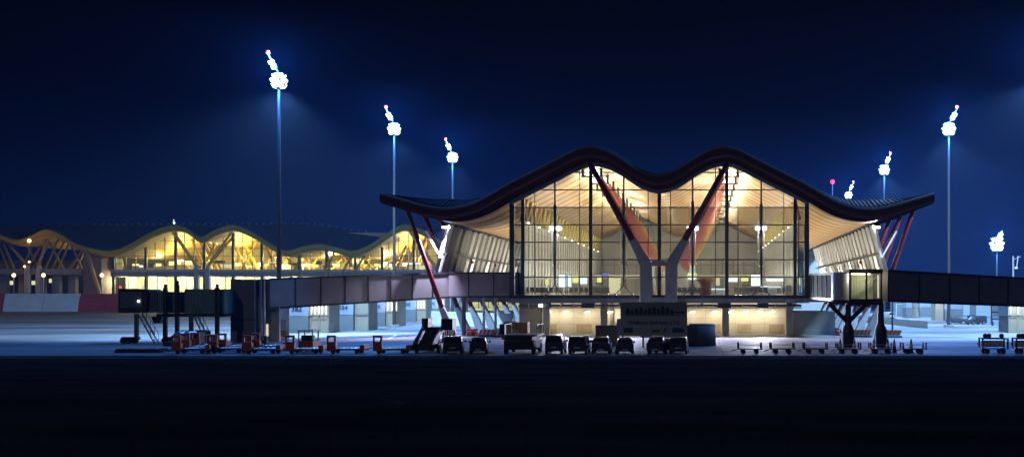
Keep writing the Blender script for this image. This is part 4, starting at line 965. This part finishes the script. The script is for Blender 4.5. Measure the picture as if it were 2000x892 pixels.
def recolour(t, m):
    for c in t.children:
        if c.name.startswith('body'):
            c.data = c.data.copy(); c.data.materials[0] = m
c3 = dup(carA, (X(1081,DC),DC,0), R(0), 'dark van with a shining roof, first right of the wide loader'); recolour(c3, M_CARW)
c4 = dup(carA, (X(1127,DC),DC,0), R(-1), 'dark van between the van with shining roof and the hoarding'); recolour(c4, M_CARS)
c5 = dup(carB, (X(1173,DC),DC,0), R(1), 'dark hatchback in front of the dark flat hoarding panel'); recolour(c5, M_CARS)
c6 = dup(carB, (X(1221,DC),DC,0), R(7), 'dark hatchback under the left end of the site sign'); recolour(c6, M_CARW)
c7 = dup(carB, (X(1279,DC),DC,0), R(-14), 'dark hatchback turned sideways under the middle of the site sign')
c8 = dup(carA, (X(1324,DC),DC,0), R(-2), 'dark van under the right end of the site sign, last of the row')

for c_, sc_ in ((c3,(0.92,1,1.04)),(c4,(0.98,1,0.98)),(c5,(1.06,1,1.02)),(c6,(1.0,1,0.97)),(c7,(1.08,1.05,1.03)),(c8,(0.95,1,0.95)),(carA,(1,1,0.96))): c_.scale = sc_
# wide cargo loader
t = thing('cargo_loader', 'wide black cargo loader with a raised guard frame between the parked cars', 'loader', (X(1012,DC),DC,0))
cx = X(1013,DC)
b = MB().box(cx-1.35, cx+1.35, DC, DC+5.5, 0.42, 1.25).build('chassis', M_BLACK, t, bevel=0.05)
MB().box(cx-1.2, cx+1.2, DC+0.1, DC+5.0, 1.252, 1.62).build('deck', M_BLACK, t)
fr = MB().box(cx-1.55, cx+1.65, DC+0.2, DC+4.8, 1.63, 1.76)
for q in (-1.5,1.6):
    for yy in (0.3,4.7): fr.bar((cx+q,DC+yy,1.7),(cx+q,DC+yy,2.7),0.07)
    fr.bar((cx+q,DC+0.3,2.68),(cx+q,DC+4.7,2.68),0.06)
fr.build('guard_frame', M_STEEL, t)
MB().box(cx-1.78, cx-1.30, DC+0.1, DC+0.9, 1.77, 2.75).build('control_box', M_BLACK, t, bevel=0.04)
MB().bar((cx+1.62,DC+0.2,2.3),(cx+1.95,DC+0.2,2.75),0.07).build('lever', M_BLACK, t)
for q in (-1.25,1.25):
    for yy in (0.7,4.6): MB().tube((cx+q-0.15,DC+yy,0.42),(cx+q+0.15,DC+yy,0.42),0.42,n=18).build('wheel', M_TYRE, t)
MB().box(cx+1.3, cx+1.95, DC+0.3, DC+1.0, 0.45, 0.6).build('side_step', M_BLACK, t)
MB().box(cx-1.2, cx-1.0, DC-0.05, DC-0.002, 0.8, 1.0).build('tail_light', M_TAIL, t); MB().box(cx+1.0, cx+1.2, DC-0.05, DC-0.002, 0.8, 1.0).build('tail_light', M_TAIL, t)
# brown containers behind the loader
D = 117; t = thing('container_cart', 'cart with tall brown containers behind the black loader', 'cart', (X(1006,D),D,0))
M_CARD2 = mat('brown_card', (0.42,0.20,0.07), 0.7, var=0.12, scale=1.2)
MB().box(X(984,D), X(1008,D), D, D+1.6, 0.9, 2.5).build('container', M_CARD2, t); MB().box(X(1009,D), X(1030,D), D+0.1, D+1.6, 0.9, 2.45).build('container', M_CARD2, t)
MB().box(X(1000,D), X(1013,D), D-0.5, D-0.02, 0.9, 1.6).build('small_crate', M_TAN, t)
cb = MB().box(X(982,D), X(1032,D), D-0.6, D+1.7, 0.6, 0.88).build('cart_bed', M_STEEL, t)
for px in (988,1026):
    for yy in (-0.4,1.4): MB().tube((X(px,D)-0.1,D+yy,0.3),(X(px,D)+0.1,D+yy,0.3),0.3,n=14).build('wheel', M_TYRE, t)

# passenger stairs truck
D = gd(690); t = thing('passenger_stairs', 'black mobile passenger stairs facing the camera, left of the parked cars', 'passenger stairs', (X(829,D),D,0))
cx = X(826,D); wd = 1.75
s_ = MB()
n = 13
for k in range(n):
    yy = D+0.3+k*0.28; zz = 0.35+k*0.15; s_.box(cx-wd/2+0.1+0.012*k, cx+wd/2-0.1, yy, yy+0.3, zz, zz+0.05)
    s_.box(cx-wd/2+0.1+0.012*k, cx+wd/2-0.1, yy+0.28, yy+0.298, zz-0.1, zz+0.149)
s_.build('steps', M_BLACK, t)
for q in (-1,1):
    x = cx+q*wd/2
    MB().prism([(D,0.25),(D+0.4,0.25),(D+4.2,2.2),(D+4.2,2.95),(D+3.7,2.95),(D+3.6,2.55),(D,1.05)], 'x', x-0.05, x+0.05).build('side_panel', M_BLACK, t)
MB().box(cx-wd/2-0.1, cx+wd/2+0.1, D+4.2, D+5.8, 2.1, 2.3).build('platform', M_BLACK, t)
MB().box(cx-wd/2-0.25, cx-wd/2+0.35, D+3.9, D+5.6, 2.0, 3.15).build('platform_guard', M_BLACK, t); MB().box(cx+wd/2-0.15, cx+wd/2+0.95, D+3.9, D+5.6, 2.05, 3.1).build('platform_guard', M_BLACK, t)
MB().box(cx-1.0, cx+1.25, D+0.6, D+6.5, 0.45, 0.85).build('chassis', M_BLACK, t)
sup = MB()
for q in (-0.8,0.95,1.2): sup.bar((cx+q,D+4.6,0.8),(cx+q-0.1,D+5.0,2.1),0.09)
sup.build('support_struts', M_STEEL, t)
for q in (-0.85,1.2):
    for yy in (1.2,5.6): MB().tube((cx+q-0.13,D+yy,0.4),(cx+q+0.13,D+yy,0.4),0.4,n=16).build('wheel', M_TYRE, t)

# ------------------------------------------------------------------ orange equipment dollies, left
M_OR = mat('red_orange_paint', (0.36,0.06,0.035), 0.5, var=0.2, scale=1.5)
def eq_dolly(label, p, L=3.4):
    t = thing('equipment_dolly', label, 'dolly', p, 'red equipment dollies along the apron edge')
    x, y, z = p
    e_ = MB(); e_.box(x,x+0.82,y,y+0.28,0.28,1.12); e_.box(x,x+0.16,y,y+0.28,1.121,1.72); e_.box(x+0.66,x+0.82,y,y+0.28,1.121,1.72); e_.box(x+0.161,x+0.659,y,y+0.28,1.52,1.72)
    e_.build('end_panel', M_OR, t, bevel=0.02)
    MB().box(x+0.3,x+0.55,y+0.285,y+1.2,0.5,1.0).build('motor_box', M_OR, t)
    MB().box(x+0.83,x+L-0.4,y+0.1,y+1.7,0.34,0.46).build('bed', M_STEEL, t); 
    r_ = MB()
    for k in range(6): r_.tube((x+1.1+k*(L-1.7)/5,y+0.15,0.5),(x+1.1+k*(L-1.7)/5,y+1.65,0.5),0.05,n=8)
    r_.build('rollers', M_GREY, t)
    MB().box(x+L-0.4,x+L,y+0.1,y+1.6,0.3,0.82).build('end_block', M_OR, t, bevel=0.03)
    MB().bar((x+L,y+0.8,0.4),(x+L+0.55,y+0.8,0.55),0.08).build('tow_bar', M_STEEL, t)
    for q in (0.5,L-0.7):
        for yy in (0.25,1.55): MB().tube((x+q,y+yy-0.09,0.2),(x+q,y+yy+0.09,0.2),0.2,n=14).build('wheel', M_TYRE, t)
    return t
DD = gd(691)
dl = ['red dolly at the right of the group, beside the black passenger stairs','red dolly third from the passenger stairs, in front of the white notice board','red dolly in front of the stand pier marked 384','red dolly at the foot of the slender pole','red dolly under the right part of the movable bridge','red dolly at the left end of its row, under the movable bridge stairs']
d0 = eq_dolly(dl[0], Vector((X(728,DD),DD,0)))
dup(d0, Vector((X(557,DD),DD,0)), 0, dl[1]); dup(d0, Vector((X(638,DD),DD,0)), 0, dl[2]); dup(d0, Vector((X(473,DD),DD,0)), 0, dl[3])
dup(d0, Vector((X(396,DD),DD+1,0)), R(4), dl[4]); dup(d0, Vector((X(334,DD),DD,0)), R(3), dl[5])
back = [(490,104.5,'red dolly half hidden behind the one at the slender pole'),(352,103,'red dolly behind the leftmost one of the row'),(372,106,'red dolly farthest back in the left cluster'),(424,104,'red dolly behind the one under the right part of the movable bridge')]
for px, D, lb in back: dup(d0, Vector((X(px,D),D,0)), R(2), lb)
# taller red tractor
D = 103; t = thing('baggage_tractor', 'tall red baggage tractor with a windowed canopy between the notice board and dolly', 'tractor', (X(596,D),D,0))
x0, x1 = X(582,D), X(611,D)
MB().box(x0,x1,D,D+2.4,0.3,1.05).build('body', M_OR, t, bevel=0.05)
cn = MB()
for a in (x0+0.06,x1-0.06):
    for yy in (0.06,1.6): cn.bar((a,D+yy,1.05),(a,D+yy,1.95),0.1)
cn.box(x0-0.04,x1+0.04,D-0.05,D+1.75,1.951,2.06); cn.build('canopy', M_OR, t)
MB().box(x0+0.12,x1-0.12,D+0.5,D+0.9,1.06,1.55).build('seat', M_BLACK, t)
for a in (x0+0.12,x1-0.12):
    for yy in (0.45,1.95): MB().tube((a-0.1,D+yy,0.3),(a+0.1,D+yy,0.3),0.3,n=14).build('wheel', M_TYRE, t)
# tank trailer with two round hatches under the movable bridge
D = 108; t = thing('tank_trailer', 'dark service trailer with two round drums under the movable bridge', 'trailer', (X(358,D),D,0))
MB().box(X(338,D),X(386,D),D,D+1.8,0.5,0.75).build('bed', M_BLACK, t)
for px in (346,364): MB().tube((X(px,D),D+0.1,1.25),(X(px,D),D+1.6,1.25),0.5,n=20).build('drum', M_GREY, t, smooth=True)
MB().box(X(374,D),X(386,D),D+0.1,D+1.6,0.76,1.6).build('pump_box', M_BLACK, t)
for px in (343,381):
    for yy in (0.2,1.6): MB().tube((X(px,D),D+yy-0.1,0.3),(X(px,D),D+yy+0.1,0.3),0.3,n=14).build('wheel', M_TYRE, t)
# striped barrier
D = 113; t = thing('striped_barrier', 'blue and white striped barrier under the movable bridge', 'barrier', (X(408,D),D,0))
for k in range(9):
    x = X(390+4.1*k,D+0.3*k); MB().box(x, x+0.11, D+0.3*k, D+0.3*k+0.1, 0.1, 1.25).build('white_slat', M_WHITEWALL, t)
    if k < 8: MB().box(x+0.112, x+0.21, D+0.3*k, D+0.3*k+0.1, 0.1, 1.2).build('blue_slat', M_NUM, t)
MB().bar((X(390,D),D-0.04,0.08),(X(425,D+2.4),D+2.4,0.08),0.2,0.14).build('foot_rail', M_STEEL, t)
# black van under the lift tower
D = 121; cv = dup(carA, Vector((X(437,D),D-4,0)), R(88), 'black van parked across the foot of the lift tower'); cv['group'] = 'vehicles under the boarding bridges'
# low black pallet at left
D = gd(688); t = thing('steel_plate_stack', 'low dark stack of steel plates on the apron at far left', 'plates', (X(262,D),D,0))
for k in range(3): MB().box(X(222,D)+0.1*k,X(318,D)-0.25*k,D,D+2.0,0.0+0.12*k,0.11+0.12*k).build('plate', M_BLACK, t)
D = gd(676); t = thing('chock_box', 'small black box at the foot of the movable bridge stairs', 'box', (X(326,D),D,0))
MB().box(X(318,D),X(336,D),D,D+0.8,0,0.42).build('box_body', M_BLACK, t, bevel=0.03); MB().box(X(317,D),X(337,D),D-0.04,D+0.84,0.422,0.48).build('lid', M_STEEL, t)

# ------------------------------------------------------------------ low baggage dollies, right
def low_dolly(label, p, L=2.3):
    t = thing('baggage_dolly', label, 'dolly', p, 'low baggage dollies in a line on the right'); x, y, z = p
    MB().box(x,x+L,y,y+1.4,0.42,0.52).build('bed', M_STEEL, t)
    for q in (0.03,L-0.17):
        e_ = MB()
        for yy in (0,1.3): e_.box(x+q,x+q+0.14,y+yy,y+yy+0.1,0.521,1.05)
        e_.box(x+q+0.03,x+q+0.11,y+0.101,y+1.299,0.95,1.04); e_.build('end_rail', M_BLACK, t)
    MB().box(x+0.18,x+L-0.18,y+1.34,y+1.39,0.76,0.82).build('back_rail', M_GREY, t)
    for q in (0.55,L-0.55):
        for yy in (0.1,1.3): MB().tube((x+q,y+yy-0.1,0.22),(x+q,y+yy+0.1,0.22),0.22,n=14).build('wheel', M_TYRE, t)
    MB().bar((x,y+0.7,0.4),(x-0.55,y+0.7,0.25),0.07).build('tow_bar', M_STEEL, t)
    return t
ll = ['empty low dolly at the left end of the line, nearest the parked cars','second empty low dolly from the parked cars','third empty low dolly from the parked cars, left of the bridge legs','empty low dolly in front of the left bridge leg','empty low dolly in front of the right bridge leg','empty low dolly at the right end of the line, under the dark bridge']
DL = gd(691); e0_ = low_dolly(ll[0], Vector((X(1440,DL),DL,0)))
for i, px in enumerate((1504,1569,1634,1699,1762)): dup(e0_, Vector((X(px,DL),DL+0.1*(i%2),0)), R((-1)**i*0.6), ll[i+1])
def framed_dolly(label, p):
    t = thing('framed_cart', label, 'cart', p, 'framed carts at the right edge'); x, y, z = p; L = 2.45
    MB().box(x,x+L,y,y+1.4,0.45,0.55).build('bed', M_STEEL, t)
    f = MB()
    for a in (x,x+L-0.15):
        for yy in (0,1.28): f.box(a,a+0.15,y+yy,y+yy+0.12,0.551,1.35)
    f.box(x,x+L,y,y+0.12,1.351,1.46); f.box(x,x+L,y+1.28,y+1.4,1.351,1.46); f.build('frame', M_BLACK, t)
    MB().box(x+0.2,x+L-0.2,y+1.15,y+1.22,0.62,1.2).build('white_panel', M_PARTITION, t)
    for q in (0.45,0.8,L-0.5): MB().tube((x+q,y+0.5,1.66),(x+q,y+0.75,1.66),0.2,n=14).build('spare_wheel', M_TYRE, t)
    for q in (0.5,L-0.5):
        for yy in (0.1,1.3): MB().tube((x+q,y+yy-0.1,0.24),(x+q,y+yy+0.1,0.24),0.24,n=14).build('wheel', M_TYRE, t)
    MB().bar((x,y+0.7,0.45),(x-0.25,y+0.7,1.0),0.07).build('tow_bar', M_STEEL, t)
    return t
f0 = framed_dolly('cart with a tall frame and spare wheels on top, left one at the right edge', Vector((X(1918,DL),DL,0)))
dup(f0, Vector((X(1984,DL),DL,0)), 0, 'cart with a tall frame cut off by the right edge of the photo')

# ------------------------------------------------------------------ cones, striped boards, distant vehicles
M_CONE = mat('orange_cone', (0.55,0.09,0.03), 0.5); M_CB = mat('dark_cone', (0.10,0.025,0.03), 0.5)
def cone(label, p, h, m, r=0.22):
    t = thing('traffic_cone', label, 'traffic cone', p, 'traffic cones on the apron'); x, y, z = p
    MB().box(x-r*1.15,x+r*1.15,y-r*1.15,y+r*1.15,0,0.04).build('base', M_BLACK, t)
    MB().lathe((x,y,0.041), [(r,0),(r*0.25,h)], 12).build('cone', m, t, smooth=True)
    MB().lathe((x,y,0.041), [(r*0.68+0.006,h*0.45),(r*0.5+0.006,h*0.68)], 12).build('white_band', M_WHITEWALL, t)
    return t
k0 = cone('orange cone left of the left bridge leg', Vector((X(1628,gd(653)),gd(653),0)), 1.0, M_CONE, 0.3)
dup(k0, Vector((X(1637,gd(654)),gd(654),0)), 0, 'orange cone touching the left bridge leg')
dup(k0, Vector((X(870,gd(655)),gd(655),0)), 0, 'orange cone at the concrete foot of the nearest left column')
dk = cone('tall dark cone left of the left bridge leg, behind the dollies', Vector((X(1641,101),101,0)), 1.25, M_CB, 0.24)
for px, lb in ((1669,'tall dark cone right of the left bridge leg, behind the dollies'),(1706,'tall dark cone left of the right bridge leg'),(1735,'tall dark cone right of the right bridge leg'),(1779,'tall dark cone near the end of the dolly line'),(1747,'tall dark cone between the two rightmost low dollies')):
    dup(dk, Vector((X(px,101),101+random.uniform(-0.3,0.3),0)), 0, lb)
for px, lb in ((855,'tall dark cone right of the passenger stairs'),(866,'second tall dark cone right of the passenger stairs'),(888,'tall dark cone behind the first parked van')):
    dup(dk, Vector((X(px,122),122,0)), 0, lb)
def boards(label, x0, x1, D, n, m1, m2):
    t = thing('striped_boards', label, 'barrier', ((x0+x1)/2,D,0), 'red and white barriers at the column feet')
    w_ = (x1-x0)/n
    for k in range(n):
        a = x0+w_*k; m_ = m1 if k % 2 == 0 else m2
        MB().prism([(a,0.25),(a+w_-0.004,0.25),(a+w_+0.25,0.95),(a+0.254,0.95)], 'y', D, D+0.06).build('stripe', m_, t)
    MB().box(x0-0.1,x1+0.3,D+0.07,D+0.5,0,0.2).build('foot', M_BLACK, t)
    return t
M_ORB = mat('barrier_red', (0.60,0.08,0.05), 0.5)
boards('red and white striped boards at the feet of the left columns', X(935,140), X(962,140), 140, 7, M_ORB, M_WHITEWALL)
boards('red and white striped boards behind the two left hatchbacks', X(965,138), X(985,138), 138, 6, M_ORB, M_WHITEWALL)
boards('striped boards right of the left bridge leg', X(1664,138), X(1698,138), 138, 9, M_ORB, M_TAN)
boards('striped boards around the slender dark pole on the right', X(1728,137), X(1758,137), 137, 8, M_ORB, M_TAN)
for px, D, lb in ((916,141,'left one of the red water barriers near the left columns'),(925,141.5,'right one of the red water barriers near the left columns')):
    b_ = thing('water_barrier', lb, 'barrier', (X(px,D),D,0), 'red water barriers')
    MB().prism([(X(px,D)-0.32,0),(X(px,D)+0.32,0),(X(px,D)+0.25,0.45),(X(px,D)+0.25,0.95),(X(px,D)-0.25,0.95),(X(px,D)-0.25,0.45)], 'y', D, D+1.4).build('plastic_block', M_ORB, b_)
    MB().box(X(px,D)-0.26,X(px,D)+0.26,D-0.01,D+1.41,0.6,0.7).build('white_band', M_WHITEWALL, b_)
D = 235; cv2 = dup(carA, Vector((X(1742,D),D,0)), R(20), 'distant white van behind the slender pole on the right'); recolour(cv2, M_WHITEWALL); cv2['group'] = 'vehicles under the boarding bridges'
for i, (px, D) in enumerate(((1890,200),(1908,206),(1922,198))):
    dup(cv if i != 1 else carB, Vector((X(px,D),D,0)), R(75+20*i), ['dark van under the dark bridge, left of two others','dark hatchback between two vans under the dark bridge','dark van on the right of the three under the dark bridge'][i], 'vehicles under the boarding bridges')
D = 190; t = thing('frame_trailer', 'tall open framed trailer standing under the right part of the dark bridge', 'trailer', (X(1948,D),D,0))
f = MB()
for px in (1937,1959): f.box(X(px,D)-0.12,X(px,D)+0.12,D,D+0.25,0.3,4.8)
f.box(X(1937,D),X(1959,D),D+0.02,D+0.2,2.2,2.5); f.box(X(1937,D),X(1959,D),D+0.02,D+0.2,1.0,1.3); f.build('frame', M_BLACK, t)
for px in (1938,1958): MB().tube((X(px,D)-0.12,D-0.1,0.4),(X(px,D)+0.12,D-0.1,0.4),0.4,n=14).build('wheel', M_TYRE, t)
# perimeter fence near the camera
D = 36; t = thing('perimeter_fence', 'thin dark perimeter fence posts along the bottom edge', 'fence', (-8,D,0))
for px in range(3,2000,128): MB().tube((X(px,D),D,-0.1),(X(px,D),D,1.3),0.018,n=6).build('post', mat('rusty_post', (0.03,0.026,0.02), 0.9), t)
# ------------------------------------------------------------------ night haze
hz = MB().box(-420, 520, -30, 640, -1.2, 41)
HZ = bpy.data.materials.new('night_haze'); HZ.use_nodes = True; ht = HZ.node_tree; ht.nodes.clear()
ho_ = N(ht, 'ShaderNodeOutputMaterial'); pv = N(ht, 'ShaderNodeVolumePrincipled')
pv.inputs['Color'].default_value = (0.28,0.50,1.0,1); pv.inputs['Density'].default_value = 0.00016; pv.inputs['Anisotropy'].default_value = 0.0
ht.links.new(pv.outputs[0], ho_.inputs['Volume'])
tag(hz.build('haze', HZ), kind='stuff')
